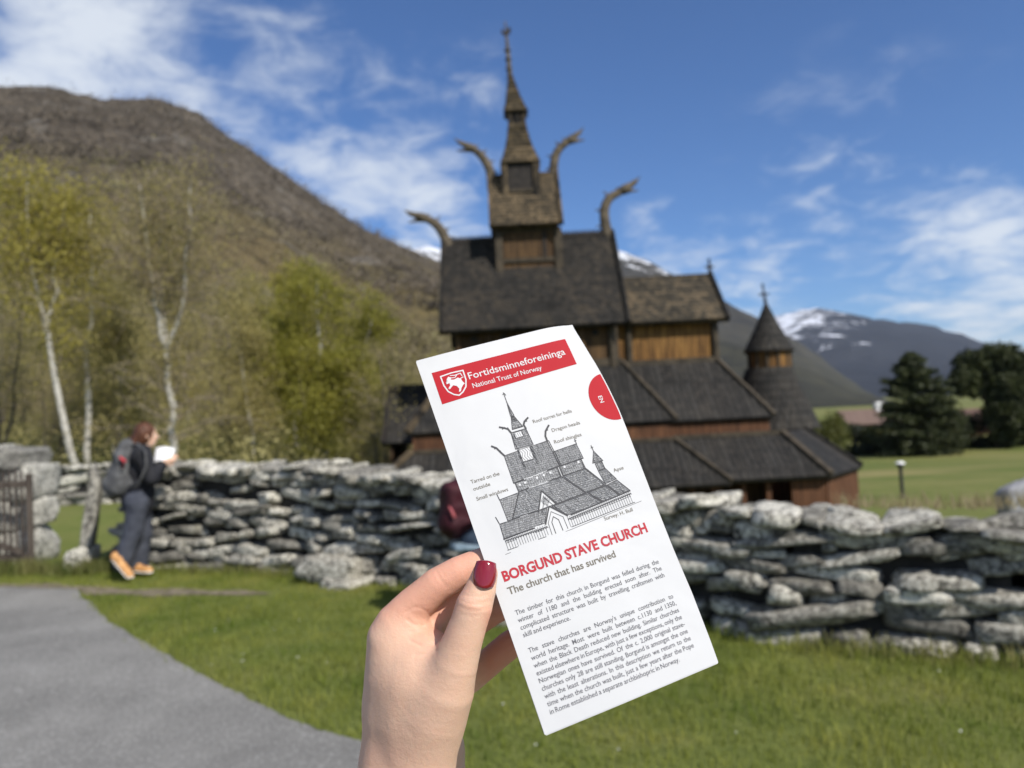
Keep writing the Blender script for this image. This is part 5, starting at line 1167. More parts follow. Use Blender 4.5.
# ------------------------------------------------------------------ the leaflet
_c = [(416, 362), (573.5, 323), (716.5, 663), (545, 735)]; _r = [ray(*p) for p in _c]
_k = np.linalg.solve(np.array([_r[1], -_r[2], _r[3]]).T, _r[0]); D0 = .4344
PTL = CP + _r[0] * D0; PTR = CP + _r[1] * D0 * _k[0]; PBR = CP + _r[2] * D0 * _k[1]; PBL = CP + _r[3] * D0 * _k[2]
EX = (PTR - PTL); EY = (PBL - PTL); WN = np.cross(EY, EX); WN /= np.linalg.norm(WN)
if WN @ (CP - PTL) < 0: WN = -WN
PW, PH = 99.0, 210.0
def page(s, t, lift=0.0):
    """s, t in mm on the page -> world; a gently bowed sheet"""
    s = np.asarray(s, float); t = np.asarray(t, float); u, v = s / PW, t / PH
    bow = .0011 * np.sin(np.pi * np.clip(u, -.02, 1.02)) + .0006 * np.sin(2 * np.pi * v + .6) * (u - .3) + .00022 * np.sin(9 * u + 4 * v) * np.sin(7 * v + 1)
    curl = -.0045 * np.clip((u + (1 - v) - 1.78) / .22, 0, 1) ** 2
    grip = .0006 * np.exp(-((u - .02) / .22) ** 2 - ((v - .52) / .10) ** 2)
    return PTL + EX * u[..., None] + EY * v[..., None] + WN * ((bow + curl - grip) + lift * .001)[..., None]
def paper_mat(name, c, rough=.55, spec=.35, wr=1.0):
    t = NT(name); t.col(c); t.rough(rough); t.b.inputs['Specular IOR Level'].default_value = spec
    if wr: t.bump(t.math('ADD', t.noise(17, 3, .45, dist=.6), t.math('MULTIPLY', t.noise(900, 2), .006)), .5 * wr, .0035)
    return t.m
M_paper = paper_mat('leaflet paper', (.50, .50, .505)); M_red = paper_mat('printed red', (.37, .008, .016), .6, .15); M_ink = paper_mat('black ink', (.035, .035, .04), .6, wr=.5); M_inkg = paper_mat('grey-brown ink', (.13, .115, .09), .6, wr=.5)
M_inkr = paper_mat('red ink', (.36, .008, .020), .6, wr=.5); M_txt = paper_mat('text ink', (.10, .10, .11), .6, wr=.5); M_whitep = paper_mat('unprinted paper white', (.53, .53, .535), wr=.5)
lf = empty('leaflet', tuple(PTL)); LFI = Vector(PTL); tag(lf, 'folded white printed church leaflet with red banner held up in the hand', 'leaflet')
def lift_mesh(name, ST_, F, mat, lift, parent, nside=None):
    P = page(ST_[:, 0], ST_[:, 1], lift) - PTL; me = bpy.data.meshes.new(name); me.from_pydata([tuple(p) for p in P], [], [list(f) for f in F]); me.update()
    # face the viewer
    if len(me.polygons) and sum((Vector(WN).dot(p.normal)) * p.area for p in me.polygons) < 0: me.flip_normals()
    return link_mesh(name, me, mat, parent)
def edge_bulge(t): return np.interp(np.asarray(t, float) / PH, [0, .10, .14, .21, .29, .35, .57, .70, .82, .95, 1], [0, 1.9, 2.9, 4.0, 4.7, 4.5, 2.9, 2.2, 2.1, .8, 0])
def sheet(name, s0, s1, t0, t1, z1, z0, mat, ds=0, skew=0):
    nu, nv = 34, 70; U, Vv = np.meshgrid(np.linspace(s0, s1, nu), np.linspace(t0, t1, nv), indexing='ij')
    U = U + skew * (Vv - 105) / 105 + edge_bulge(Vv) * sstep(.3, 1, (U - s0) / (s1 - s0)); A = page(U, Vv, z1).reshape(-1, 3) - PTL; B = page(U, Vv, z0).reshape(-1, 3) - PTL
    i = np.arange(nu - 1)[:, None] * nv + np.arange(nv - 1)[None]; F = np.stack([i, i + nv, i + nv + 1, i + 1], -1).reshape(-1, 4); n = nu * nv
    idx = np.arange(n).reshape(nu, nv); ring = np.concatenate([idx[:-1, 0], idx[-1, :-1], idx[:0:-1, -1], idx[0, :0:-1]]); r2 = np.roll(ring, -1)
    FF = np.concatenate([F, F[:, ::-1] + n, np.stack([ring, ring + n, r2 + n, r2], -1)])
    o = np_mesh(name, np.concatenate([A, B]), FF, mat, lf, True); nrim = len(ring); sm = np.ones(len(FF), bool); sm[-nrim:] = False; o.data.polygons.foreach_set('use_smooth', sm)
    sf = np.zeros(len(o.data.edges), bool); rs_ = set(map(int, ring)) | set(int(q) + n for q in ring)
    o.data.attributes.new('sharp_edge', 'BOOLEAN', 'EDGE'); ev = [e.vertices[0] in rs_ and e.vertices[1] in rs_ for e in o.data.edges]; o.data.attributes['sharp_edge'].data.foreach_set('value', ev); o.data.update(); return o
sheet('front_panel', 0, 99, 0, 210, 0, -.12, M_paper)
sheet('inner_panel', .5, 99.35, .3, 210.5, -.28, -.42, M_paper, skew=.15); sheet('inner_panel', .2, 99.7, -.9, 209.6, -.55, -.68, M_paper, skew=-.3); sheet('back_panel', .7, 100.0, -.5, 210.2, -.82, -.95, M_paper, skew=.35)
for a in [o for o in lf.children]:
    pass
# banner
def densepoly(pts, step=3.0):
    out = []
    for i in range(len(pts)):
        a, b = np.array(pts[i], float), np.array(pts[(i + 1) % len(pts)], float); n = max(1, int(np.linalg.norm(b - a) / step)); out += [a + (b - a) * k / n for k in range(n)]
    return out
def flat_poly(name, pts, mat, lift, parent, grid=4.0):
    bm = bmesh.new(); bm.faces.new([bm.verts.new((p[0], p[1], 0)) for p in pts]); bmesh.ops.triangulate(bm, faces=bm.faces[:])
    if grid:
        lo = np.min(pts, 0); hi = np.max(pts, 0)
        for ax in (0, 1):
            for q in np.arange(lo[ax] + grid, hi[ax], grid):
                v = Vector((1, 0, 0)) if ax == 0 else Vector((0, 1, 0)); bmesh.ops.bisect_plane(bm, geom=bm.verts[:] + bm.edges[:] + bm.faces[:], plane_co=v * float(q), plane_no=v)
    bm.verts.index_update(); ST_ = np.array([(v.co.x, v.co.y) for v in bm.verts]); F = [[v.index for v in f.verts] for f in bm.faces]; bm.free()
    return lift_mesh(name, ST_, F, mat, lift, parent)
bn_ = flat_poly('banner', [(6.3, 9.1), (89.8, 8.9), (90.3, 26.6), (6.1, 29.1)], M_red, .12, lf, 2.5)
bp_ = [(102.6 - 13.3 * math.cos(t_), 51.4 + 15.2 * math.sin(t_)) for t_ in np.linspace(-1.62, 1.62, 48)]
bp_ = [(min(a_, 98.85 + float(edge_bulge(b_))), b_) for a_, b_ in bp_]
bp_ += [(98.85 + float(edge_bulge(q)), q) for q in np.linspace(64, 39, 12)]
bd = flat_poly('round_badge', bp_, M_red, .12, lf, 2.5)
# lettering
def text_st(body, size, x, y, w=None, bold=0.0, ang=0.0, shear=0.0, align='LEFT'):
    """returns verts (s, t) and faces of the text with its baseline start at (x, y); w = wanted width in mm"""
    cu = bpy.data.curves.new('t', 'FONT'); cu.body = body; cu.size = size; cu.resolution_u = 3; cu.offset = bold; cu.shear = shear
    ob = bpy.data.objects.new('t', cu); C.objects.link(ob); dg = bpy.context.evaluated_depsgraph_get(); me = bpy.data.meshes.new_from_object(ob.evaluated_get(dg))
    V = np.array([v.co[:2] for v in me.vertices]); F = [list(p.vertices) for p in me.polygons]; bpy.data.objects.remove(ob); bpy.data.curves.remove(cu); bpy.data.meshes.remove(me)
    if w: V[:, 0] = (V[:, 0] - V[:, 0].min()) * (w / (V[:, 0].max() - V[:, 0].min()))
    ca, sa = math.cos(ang), math.sin(ang); X = V[:, 0] * ca - V[:, 1] * sa; Y = V[:, 0] * sa + V[:, 1] * ca
    return np.stack([x + X, y - Y], 1), F
def join_text(name, items, mat, lift, parent):
    VV = []; FF = []; n = 0
    for V, F in items: VV.append(V); FF += [[i + n for i in f] for f in F]; n += len(V)
    return lift_mesh(name, np.concatenate(VV), FF, mat, lift, parent)
CAP = 1 / .70        # cap height of the built-in face is about .7 of its size
join_text('banner_text', [text_st('Fortidsminneforeininga', 6.1, 25.6, 18.9, 60.4, .03)], M_whitep, .24, bn_)
join_text('banner_text', [text_st('National Trust of Norway', 4.2, 26.0, 24.6, 42.6, .02)], M_whitep, .24, bn_)
join_text('badge_text', [text_st('EN', 3.6, 94.9, 49.6, 4.3, .03, ang=R(-90))], M_whitep, .24, bd)
join_text('heading_text', [text_st('BORGUND STAVE CHURCH', 7.6, 6.1, 133.2, 85.6, .27)], M_inkr, .13, lf)
join_text('subheading_text', [text_st('The church that has survived', 5.4, 6.1, 140.4, 62.4, .10)], M_inkg, .13, lf)
paras = [(151.4, ['The timber for this church in Borgund was felled during the', 'winter of 1180 and the building erected soon after. The', 'complicated structure was built by travelling craftsmen with', 'skill and experience.']),
         (171.2, ["The stave churches are Norway's unique contribution to", 'world heritage. Most were built between c.1130 and 1350,', 'when the Black Death reduced new building. Similar churches', 'existed elsewhere in Europe, with just a few exceptions, only the', 'Norwegian ones have survived. Of the c. 2,000 original stave-', 'churches only 28 are still standing. Borgund is amongst the one', 'with the least alterations. In this description we return to the', 'time when the church was built, just a few years after the Pope', 'in Rome established a separate archbishopric in Norway.'])]
items = []
def tw(s_, size):
    V, F = text_st(s_, size, 0, 0); return V[:, 0].max() - V[:, 0].min()
for y0, lines in paras:
    for i, ln in enumerate(lines):
        y = y0 + i * 3.88; last = i == len(lines) - 1; ws = ln.split(' '); size = 3.55; wid = [tw(q, size) * .93 for q in ws]
        tot = 84.6; gap = (tot - sum(wid)) / max(1, len(ws) - 1)
        if last: gap = .95
        if gap < .75: k = (tot - .75 * (len(ws) - 1)) / sum(wid); wid = [q * k for q in wid]; gap = .75
        x = 6.0
        for q, ww in zip(ws, wid): items.append(text_st(q, size, x, y, ww, .022)); x += ww + gap
join_text('body_text', items, M_txt, .13, lf)
labs = [('Roof turret for bells', 51.8, 54.7, 24.2), ('Dragon heads', 60.4, 62.8, 17.6), ('Roof shingles', 59.2, 69.8, 17.0), ('Tarred on the', 6.8, 77.8, 16.4), ('outside', 6.8, 81.9, 9.6), ('Small windows', 6.7, 87.7, 18.0), ('Apse', 86.2, 95.5, 6.4), ('Survey: H. Bull', 70.2, 119.8, 17.8)]
for a, x, y, w_ in labs: join_text('drawing_label', [text_st(a, 3.0, x, y, w_, .02)], M_inkg, .13, lf)
# crest: shield outline with a rearing beast
def ribbon(pts, w, closed=False):
    P = [np.array(p, float) for p in pts]; V = []; F = []; n = len(P); m = n if closed else n - 1
    for i in range(m):
        a, b = P[i], P[(i + 1) % n]; d = b - a; L = np.linalg.norm(d)
        if L < 1e-6: continue
        d /= L; q = np.array([-d[1], d[0]]) * w / 2; e = d * w * .3; k = len(V); V += [a - q - e, b - q + e, b + q + e, a + q - e]; F.append([k, k + 1, k + 2, k + 3])
    return np.array(V), F
sh = [(10.4, 12.7), (17, 12.2), (23.8, 12.5), (23.6, 18.5), (22.2, 22.6), (19.6, 25.2), (16.9, 26.6), (14.2, 25.3), (11.7, 22.7), (10.5, 18.5)]
join_text('crest_shield', [ribbon(sh, .75, True)], M_whitep, .24, bn_)
bodyp = [(13.2, 15.2), (14.5, 14.0), (15.8, 14.8), (15.4, 16.2), (17.2, 16.6), (19.5, 16.0), (21.0, 17.0), (21.3, 18.8), (22.2, 20.6), (21.2, 21.0), (19.9, 19.4), (19.3, 20.6), (19.6, 22.6), (18.6, 24.4), (17.4, 24.6), (18.2, 22.8), (17.4, 20.8), (15.6, 19.8), (14.4, 20.6), (13.0, 21.6), (12.4, 20.9), (13.9, 19.4), (14.0, 17.9), (12.3, 18.2), (12.2, 17.3), (14.0, 16.6)]
flat_poly('crest_beast', bodyp, M_whitep, .24, bn_, 0)
join_text('crest_detail', [ribbon([(15.8, 13.6), (18.4, 14.2), (21.8, 13.8), (22.2, 15.6)], .5), ribbon([(20.6, 17), (22.6, 16.4)], .5), ribbon([(15.8, 15.2), (18.0, 15.5), (19.4, 14.4)], .45)], M_whitep, .24, bn_)
# the drawing of the church: outlines and hatched roofs
def hatch(poly_, ang, pitch, w):
    c_, s_ = math.cos(ang), math.sin(ang); Pn = [(p[0] * c_ + p[1] * s_, -p[0] * s_ + p[1] * c_) for p in poly_]; lo = min(p[1] for p in Pn); hi = max(p[1] for p in Pn); V = []; F = []
    y = lo + pitch / 2
    while y < hi:
        xs = []
        for i in range(len(Pn)):
            a, b = Pn[i], Pn[(i + 1) % len(Pn)]
            if (a[1] > y) != (b[1] > y): xs.append(a[0] + (y - a[1]) * (b[0] - a[0]) / (b[1] - a[1]))
        xs.sort()
        for i in range(0, len(xs) - 1, 2):
            x0, x1 = xs[i], xs[i + 1]; x = x0
            while x < x1:
                xe = min(x1, x + random.uniform(1.2, 4)); yy = y + random.uniform(-.05, .05); k = len(V); ww = w * random.uniform(.7, 1.25)
                for X, Y in ((x, yy - ww / 2), (xe, yy - ww / 2), (xe, yy + ww / 2), (x, yy + ww / 2)): V.append((X * c_ - Y * s_, X * s_ + Y * c_))
                F.append([k, k + 1, k + 2, k + 3]); x = xe + random.uniform(.05, .3)
        y += pitch
    return np.array(V).reshape(-1, 2), F
dr = []; D = dr.append
roofs = [[(29.2, 68.1), (55.5, 66.9), (57.0, 82.6), (28.8, 84.7)], [(37.4, 56.4), (46.5, 56.4), (47.2, 66.6), (36.6, 66.4)], [(56.2, 74.0), (71.2, 73.3), (72.0, 82.4), (57.0, 82.9)], [(30.0, 90.2), (56.0, 89.2), (65.6, 102.0), (47, 102.6), (42.0, 93.5), (36.5, 103), (21.5, 103.2)],
         [(18.5, 91.0), (29.5, 90.4), (21.3, 103.4), (18.8, 103.4)], [(57.0, 89.2), (70.6, 88.6), (78.0, 100.6), (66.2, 101.8)], [(77.6, 92.2), (82.2, 92.0), (86.0, 99.6), (78.6, 100.4)], [(76.2, 87.0), (79.4, 80.2), (82.6, 87.2)],
         [(14.0, 103.6), (41.6, 103.4), (37.4, 110.8), (13.6, 111.8)], [(44.5, 103.4), (66.0, 102.4), (73.0, 109.8), (51.4, 110.5)], [(67.0, 102.2), (78.5, 101.4), (83.6, 108.8), (74.0, 109.6)], [(79.4, 101.2), (86.0, 100.2), (91.0, 108.0), (84.6, 108.6)], [(38.9, 54.6), (45.2, 54.6), (42.6, 47.4), (40.8, 47.4)]]
angs = [1.45, 1.5, 1.5, 1.15, 1.9, 1.0, 1.2, 1.4, 1.7, 1.0, 1.0, .95, 1.5]
for rf_, an in zip(roofs, angs): D(hatch(rf_, an, .50, .25)); D(hatch(rf_, .05, 1.2, .12)); D(ribbon(rf_, .38, True))
walls = [[(29.6, 85.0), (55.4, 83.3), (55.4, 88.8), (30.0, 89.9)], [(57.2, 83.2), (70.4, 82.8), (70.4, 88.4), (57.2, 88.8)], [(77.4, 87.6), (81.8, 87.6), (82.0, 91.8), (77.6, 92.0)]]
for w_, an in zip(walls, (.1, .1, 1.5)): D(hatch(w_, an, .55, .27)); D(hatch(w_, 1.5, 1.3, .15)); D(ribbon(w_, .35, True))
D(ribbon([(29.2, 84.6), (57, 82.9)], .7)); D(ribbon([(57, 83), (72, 82.5)], .6)); D(ribbon([(18.6, 103.5), (36.5, 103.2), (47.5, 102.8), (78.4, 101)], .6)); D(ribbon([(13.4, 112), (31, 111.6)], .8)); D(ribbon([(53, 111), (91, 108.4)], .8))
for s0, s1, ta, tb in ((13.8, 38.0, 112.0, 118.2), (50.6, 90.0, 111.2, 115.8)):      # gallery arcades, ruled uprights
    for k in range(int((s1 - s0) / 1.45) + 1):
        s_ = s0 + k * 1.45; q = (s_ - 13.8) / 76.2; yb = 118.2 - 2.6 * q if s0 < 20 else 117.2 - 2.0 * (s_ - 52) / 38; yt = ta - (.2 if s0 < 20 else 2.6 * (s_ - 52) / 38)
        D(ribbon([(s_, yt), (s_, yb)], .2)); D(ribbon([(s_ + .2, yt + 1.9), (s_ + .7, yt + 1.0), (s_ + 1.25, yt + 1.9)], .42))
D(ribbon([(13.4, 118.3), (35.5, 118.0)], .35)); D(ribbon([(51, 117.4), (91, 115.4)], .35)); D(ribbon([(13.8, 114.4), (35, 114.0)], .3)); D(ribbon([(52, 113.6), (90, 111.4)], .3)); D(ribbon([(11.5, 120.0), (50, 118.6), (95, 115.9)], .22))
D(ribbon([(36.2, 104.0), (42.0, 93.3), (48.2, 103.4)], .8)); D(ribbon([(37.6, 106), (42.2, 97.5), (47.0, 105.4)], .35)); D(ribbon([(37.6, 111.6), (43.0, 102.8), (51.0, 110.9)], .8)); D(ribbon([(39.0, 118.0), (39.2, 111.5), (43.0, 105.9), (48.4, 110.6), (48.6, 117.6)], .3)); D(ribbon([(41.2, 118), (41.3, 111.6), (43.2, 108.9), (45.4, 111.4), (45.6, 117.6)], .4)); D(hatch([(39.5, 99), (42.1, 96), (44.8, 99.5), (42, 103)], 1.4, .6, .25))
D(ribbon([(37.6, 57), (37.6, 66)], .3)); D(ribbon([(41.6, 32.0), (41.4, 46.5)], .45)); D(ribbon([(41.2, 40), (40.6, 47), (42.8, 47), (41.7, 40)], .3)); D(ribbon([(40.7, 33.2), (42.0, 32.6), (42.4, 34.0)], .4)); D(hatch([(41.2, 38), (41.8, 38), (43.0, 50), (40.6, 50)], .1, .5, .3)); D(ribbon([(40.3, 50.4), (43.4, 50.4)], .5)); D(ribbon([(39.0, 54.8), (45.2, 54.8)], .5))
for s0, s1, t0, t1 in ((38.9, 43.6, 56.8, 60.4), (38.0, 44.6, 67.2, 74.8)):          # turret windows, white lattice
    k = [np.array([(s0, t0), (s1, t0), (s1, t1), (s0, t1)])]; D(ribbon(k[0], .35, True))
tw_ = []
flat_poly('drawing_turret_panel', [(38.3, 67.4), (44.4, 67.4), (44.4, 74.4), (38.3, 74.4)], M_whitep, .18, lf, 0); flat_poly('drawing_turret_panel', [(39.2, 57.1), (43.4, 57.1), (43.4, 60.2), (39.2, 60.2)], M_whitep, .18, lf, 0)
lat = []
for i in range(4):
    lat.append(ribbon([(38.5 + i * 1.5, 67.6), (39.6 + i * 1.5, 69.8), (38.5 + i * 1.5, 72.0), (39.6 + i * 1.5, 74.2)], .25)); lat.append(ribbon([(39.5 + i * 1.2, 57.4), (39.9 + i * 1.2, 60)], .22))
lat += [ribbon([(37.4, 66.8), (37.4, 78.5)], .3), ribbon([(38.1, 66.8), (38.1, 78.5)], .3), ribbon([(45.2, 66.8), (45.2, 78.3)], .3), ribbon([(45.9, 66.8), (45.9, 78.3)], .3), ribbon([(37.4, 78.5), (38.1, 79.2)], .3)]
join_text('drawing_lattice', lat, M_ink, .22, lf)
for p in ([(29.4, 68.2), (28.0, 65.6), (26.6, 62.6), (24.4, 60.8)], [(55.6, 67.0), (55.6, 64.0), (56.8, 61.2), (59.8, 58.4)], [(37.5, 56.4), (36.6, 53.8), (34.8, 52.6), (32.4, 51.4)], [(46.5, 56.4), (46.0, 54.0), (47.2, 52.2), (49.9, 50.6)]):
    D(ribbon(p, 1.1)); D(ribbon([p[-2], (p[-2][0] * .5 + p[-1][0] * .5, p[-1][1] * .5 + p[-2][1] * .5 + 1.0)], .6)); D(ribbon([p[1], (p[1][0] + .2, p[1][1] - .9)], .5))
for a_, b_ in (((71.4, 73.4), (71.3, 70.6)), ((79.4, 80.4), (79.2, 76.8)), ((18.4, 91.2), (18.0, 87.6)), ((13.9, 103.2), (13.2, 99.4)), ((55.5, 67), (57.4, 83)), ((56.4, 67), (58.2, 83)), ((56.2, 89.2), (66.0, 102.0)), ((30, 90.2), (21.4, 103.4)), ((66.6, 102), (73.4, 109.8)), ((71.2, 88.6), (78.8, 100.6)), ((78.8, 101), (84.2, 108.8)), ((29.6, 85), (29.8, 90)), ((55.6, 83), (55.8, 89)), ((56.6, 83), (56.8, 89)), ((70.6, 83), (71, 88.6))): D(ribbon([a_, b_], .5))
D(ribbon([(70.7, 71.6), (72.0, 71.4)], .4)); D(ribbon([(78.6, 78.2), (80.1, 78.0)], .4))
join_text('church_drawing', dr, M_ink, .13, lf)
for s_, t_ in ((31.8, 86.4), (35.0, 86.2), (42.3, 85.6), (46.5, 85.3), (50.6, 85.0), (59.6, 84.2), (68.4, 83.9)): flat_poly('drawing_porthole', [(s_ + .7 * math.cos(a), t_ + .7 * math.sin(a)) for a in np.linspace(0, 6.28, 11)[:-1]], M_whitep, .18, lf, 0)
# ------------------------------------------------------------------ the hand that holds it
def hc(px, py, d): return np.array([(px - 512) / FPX * d, -(py - 384) / FPX * d, -d])       # camera-frame coordinates (right, up, back)
def h2w(V): return CP + V[:, [0]] * CR + V[:, [1]] * CU - V[:, [2]] * CF
lo = hc(352, 560, .44); 
L_ = np.array([-.086, -.315, -.475]); H_ = np.array([.022, -.075, -.322])
S = SDF(L_, H_, .0008)
def seg(pts, k, join=None):
    """chain of (px, py, depth, r_mm); smooth inside itself; returns field"""
    F = None
    for a, b in zip(pts[:-1], pts[1:]):
        d = S.cone(hc(*a[:3]), hc(*b[:3]), a[3] / 1000, b[3] / 1000); F = d if F is None else (smin(F, d, k) if k else np.minimum(F, d))
    return F
# palm and wrist
palm = seg([(408, 1010, .350, 25), (408, 880, .395, 23.5), (405, 800, .410, 21.5)], .01)
for q in ([(402, 800, .412, 22.0), (395.5, 700, .412, 13.6), (398, 643, .409, 12.6)], [(410, 800, .424, 20), (396, 660, .428, 12.5)], [(416, 800, .434, 17), (404, 676, .442, 12.2)], [(424, 800, .438, 14), (414, 700, .455, 11.2)]):
    palm = smin(palm, seg(q, .008), .014)
# the flat of the hand between the index knuckle and the thumb root
for q in ([(408, 640, .4100, 11), (430, 656, .4005, 11), (446, 668, .394, 11)], [(398, 662, .409, 12), (418, 674, .4015, 12), (438, 687, .3955, 12)], [(399, 685, .408, 14), (417, 692, .4000, 15), (436, 702, .396, 15)], [(408, 678, .405, 13.5), (432, 688, .397, 13)], [(398, 720, .408, 15), (414, 724, .402, 16.5), (430, 730, .399, 16.5)], [(400, 765, .408, 18), (418, 765, .403, 19)]):
    palm = smin(palm, seg(q, .008), .012)
hyp = seg([(416, 700, .456, 11.5), (440, 748, .453, 12), (448, 800, .448, 12.5), (444, 900, .42, 14)], .01); palm = smin(palm, hyp, .006)
index = seg([(394, 648, .409, 12.4), (391, 636, .409, 11.6), (397, 624, .409, 11.2), (413, 606, .409, 9.8), (437, 585, .408, 8.9), (459, 572.5, .4085, 8.5), (484, 562, .4105, 8.0), (504, 552, .4165, 7.2)], 0)
middle = seg([(402, 655, .425, 12.0), (426, 628, .420, 10.8), (450, 602, .4215, 9.8), (478, 583, .421, 8.8), (504, 570, .421, 7.6)], 0)
ring = seg([(404, 672, .442, 12.5), (448, 638, .446, 9.6), (492, 609, .438, 8.9), (524, 595, .432, 7.7)], 0)
little = seg([(414, 700, .455, 11.5), (470, 678, .454, 8.4), (508, 646, .446, 8.0), (538, 626, .439, 7.0)], 0)
thumb = seg([(420, 742, .400, 16.0), (434, 714, .393, 15.2), (446, 690, .3885, 13.8), (455, 664, .386, 11.6), (463, 640, .3848, 9.9), (469, 622, .3845, 9.3), (474, 606, .3848, 9.3), (480.5, 590, .3862, 7.9), (485, 574, .3886, 6.6)], 0)
S.F = palm
for f_, k in ((index, .007), (middle, .004), (ring, .006), (little, .006)): S.F = smin(S.F, f_, k)
S.F = smin(S.F, thumb, .0055)
# fingerprints-scale undulation of the surface
V, Q = S.mesh()
A_ = np.zeros_like(V); n_ = np.zeros(len(V))
for _ in range(3):
    A_[:] = 0; n_[:] = 0
    for i in range(4):
        a, b = Q[:, i], Q[:, (i + 1) % 4]; np.add.at(A_, a, V[b]); np.add.at(n_, a, 1); np.add.at(A_, b, V[a]); np.add.at(n_, b, 1)
    V = V * .6 + .4 * A_ / np.maximum(n_, 1)[:, None]
# skin folds, pressed into the surface that faces the camera
_px = 512 + V[:, 0] / -V[:, 2] * FPX; _py = 384 - V[:, 1] / -V[:, 2] * FPX
NV = np.zeros_like(V); fn = np.cross(V[Q[:, 1]] - V[Q[:, 0]], V[Q[:, 3]] - V[Q[:, 0]])
for i in range(4): np.add.at(NV, Q[:, i], fn)
NV /= np.linalg.norm(NV, axis=1)[:, None] + 1e-12
if (NV * (V - V.mean(0))).sum() < 0: NV = -NV
def fold(pts, amp, sig, dmax, soft=.0):
    best = np.full(len(V), 1e9)
    for a, b in zip(pts[:-1], pts[1:]):
        a = np.array(a, float); b = np.array(b, float); d = b - a; t_ = np.clip(((_px - a[0]) * d[0] + (_py - a[1]) * d[1]) / (d @ d), 0, 1); best = np.minimum(best, np.hypot(_px - a[0] - t_ * d[0], _py - a[1] - t_ * d[1]))
    w_ = np.exp(-(best / sig) ** 2) * (NV[:, 2] > .1) * (-V[:, 2] < dmax); return (w_ * amp / 1000)[:, None] * -NV
DSP = np.zeros_like(V)
for pts, amp, sig, dm in (([(459, 606), (467, 609.5), (477, 611), (488, 608)], .20, 1.4, .40), ([(461, 600.5), (470, 603.5), (480, 604), (490, 601)], .18, 1.3, .40), ([(462, 614), (472, 617), (483, 615)], .13, 1.4, .40), ([(464, 595), (474, 597), (488, 595)], .15, 1.2, .40), ([(468, 607), (479, 607.5)], -.12, 1.5, .40),
        ([(406, 612), (413, 607.5), (420, 607.5), (428, 613), (433, 620)], .3, 1.6, .42), ([(407, 620), (415, 625), (424, 626)], .35, 1.5, .42), ([(412, 632), (424, 633), (434, 640)], .3, 1.5, .42), ([(440, 640), (432, 645), (422, 646), (411, 641)], .45, 1.6, .42), ([(436, 650), (427, 654), (415, 655)], .35, 1.6, .42), ([(436, 642), (427, 632), (421, 624)], .35, 1.5, .42),
        ([(437, 572), (440, 579), (446, 587)], .22, 1.4, .42), ([(441, 570), (444, 576)], .15, 1.3, .42)):
    DSP += fold(pts, amp, sig, dm)
V = V + DSP + NV * (.00016 * fbm(V, 70, 3))[:, None]
hp = h2w(V); hroot = hp.mean(0)
hand = empty('hand', tuple(hroot)); tag(hand, 'fair-skinned left hand with dark red thumbnail gripping the leaflet edge', 'hand')
fl = np.maximum(np.exp(-((_px - 425) / 26) ** 2 - ((_py - 628) / 16) ** 2) * .9, sstep(640, 605, _py) * sstep(480, 455, _px + (_py - 590) * .45)) * .9
fl = np.maximum(fl, sstep(478, 490, _px) * sstep(600, 615, _py)); fl = np.maximum(fl, .25 * sstep(720, 760, _py) * sstep(430, 390, _px)); fl = np.maximum(fl, .5 * np.exp(-((_px - 474) / 16) ** 2 - ((_py - 606) / 8) ** 2))
np_mesh('palm_and_fingers', hp - hroot, Q, M_skin, hand, True, 4, {'flush': fl})
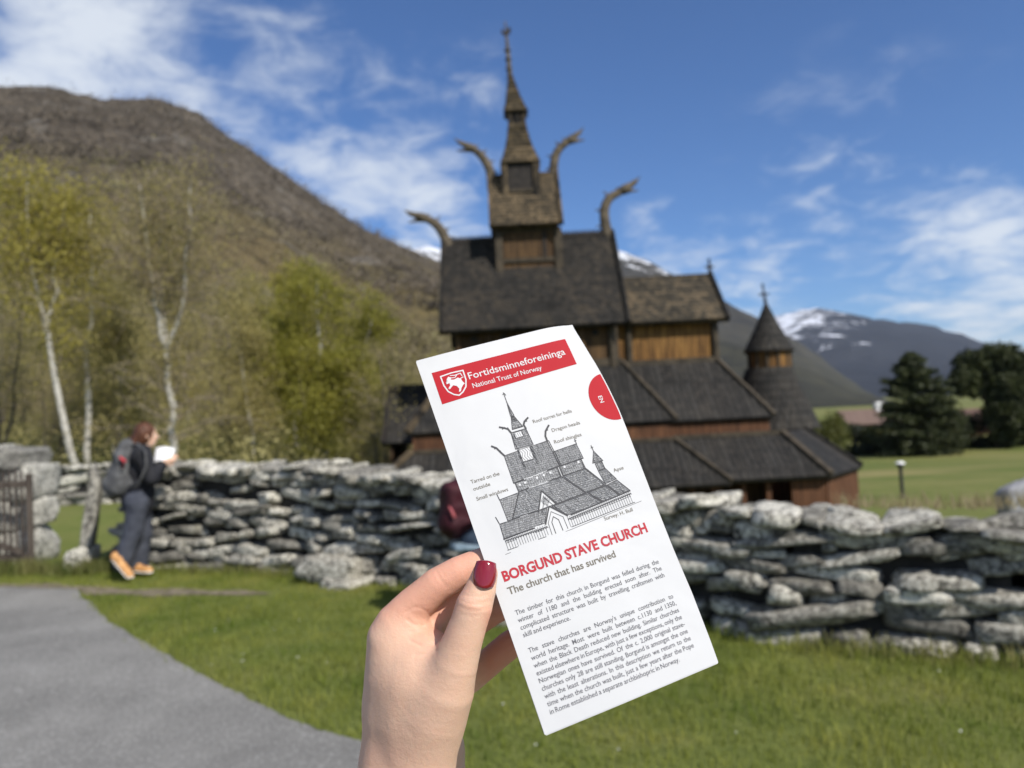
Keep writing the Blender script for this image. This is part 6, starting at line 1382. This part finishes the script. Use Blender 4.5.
# thumbnail: lacquered, domed
def nail(name, c, wpx, hpx, depth, Rc, tilt, mat, parent):
    nu, nv = 25, 25; V = []; 
    for side in (0, 1):
        for i in range(nu):
            for j in range(nv):
                u = -1 + 2 * i / (nu - 1); v = -1 + 2 * j / (nv - 1)
                # squircle outline: squared free edge at the top, rounded at the cuticle
                if abs(u) > abs(v): m = (1 + (v / u) ** 2) ** .5 if u else 1
                else: m = (1 + (u / v) ** 2) ** .5 if v else 1
                pw_ = .38 if v > 0 else .62
                uu, vv = u / m ** pw_, v / m ** pw_
                W = wpx * (1 - .06 * vv * 1) * .5
                x = uu * W; y = vv * hpx * .5
                ca, sa = math.cos(tilt), math.sin(tilt); px = c[0] + x * ca + y * sa; py = c[1] + x * sa - y * ca
                rr = math.hypot(uu, vv * .92); xm = x / FPX * depth
                dd = depth - .0002 + .0024 * vv + (Rc - math.sqrt(max(Rc * Rc - xm * xm, 1e-9))) + .0005 * vv * vv + (.0009 * max(0, rr - .82) / .18) + (.0012 if side else 0)
                V.append(hc(px, py, dd))
    n = nu * nv; idx = np.arange(n).reshape(nu, nv); i = idx[:-1, :-1].ravel(); F = np.stack([i, i + nv, i + nv + 1, i + 1], -1)
    ring_ = np.concatenate([idx[:-1, 0], idx[-1, :-1], idx[:0:-1, -1], idx[0, :0:-1]]); r2 = np.roll(ring_, -1)
    FF = np.concatenate([F, F[:, ::-1] + n, np.stack([ring_, ring_ + n, r2 + n, r2], -1)]); P = h2w(np.array(V)) - hroot
    o = np_mesh(name, P, FF, mat, parent, True)
    bm = bmesh.new(); bm.from_mesh(o.data); bmesh.ops.recalc_face_normals(bm, faces=bm.faces[:]); bm.to_mesh(o.data); bm.free(); return o
t = NT('dark red nail lacquer'); t.col((.20, .004, .011)); t.rough(.16); t.b.inputs['Specular IOR Level'].default_value = .6; t.b.inputs['Coat Weight'].default_value = .6; t.b.inputs['Coat Roughness'].default_value = .06; M_nail = t.m
nl = nail('thumbnail', (484.8, 574.5), 23.6, 28.5, .3793, .0076, R(7), M_nail, hand)
# jacket sleeve at the end of the forearm, below the picture
S2 = SDF((-.14, -.42, -.42), (.08, -.25, -.16), .002)
a_ = hc(402, 1010, .350); b_ = a_ + np.array([.004, -.06, .10]); S2.add(S2.cone(a_ + np.array([0, -.012, .0]), b_, .038, .045)); S2.F = S2.F + (.002 * fbm(np.stack([S2.X, S2.Y, S2.Z], -1), 60, 2)).astype(np.float32)
V2, Q2 = S2.mesh(); np_mesh('sleeve', h2w(V2) - hroot, Q2, M_jack, hand, True)
# ------------------------------------------------------------------ air
top = max(float(V1[..., 2].max()), float(V2[..., 2].max()), float(V3[..., 2].max())) + 60
mb = MB(); mb.box((-9300, -9300, -14), (9300, 9300, top))
hzm = bpy.data.materials.new('pale air'); hzm.use_nodes = True; hn = hzm.node_tree; hn.nodes.remove(hn.nodes['Principled BSDF'])
pv_ = hn.nodes.new('ShaderNodeVolumePrincipled'); pv_.inputs['Color'].default_value = (.80, .88, 1.0, 1); pv_.inputs['Density'].default_value = 3.6e-5; pv_.inputs['Anisotropy'].default_value = .2
hn.links.new(pv_.outputs[0], hn.nodes['Material Output'].inputs['Volume'])
tag(mb.build('haze', hzm), kind='stuff')
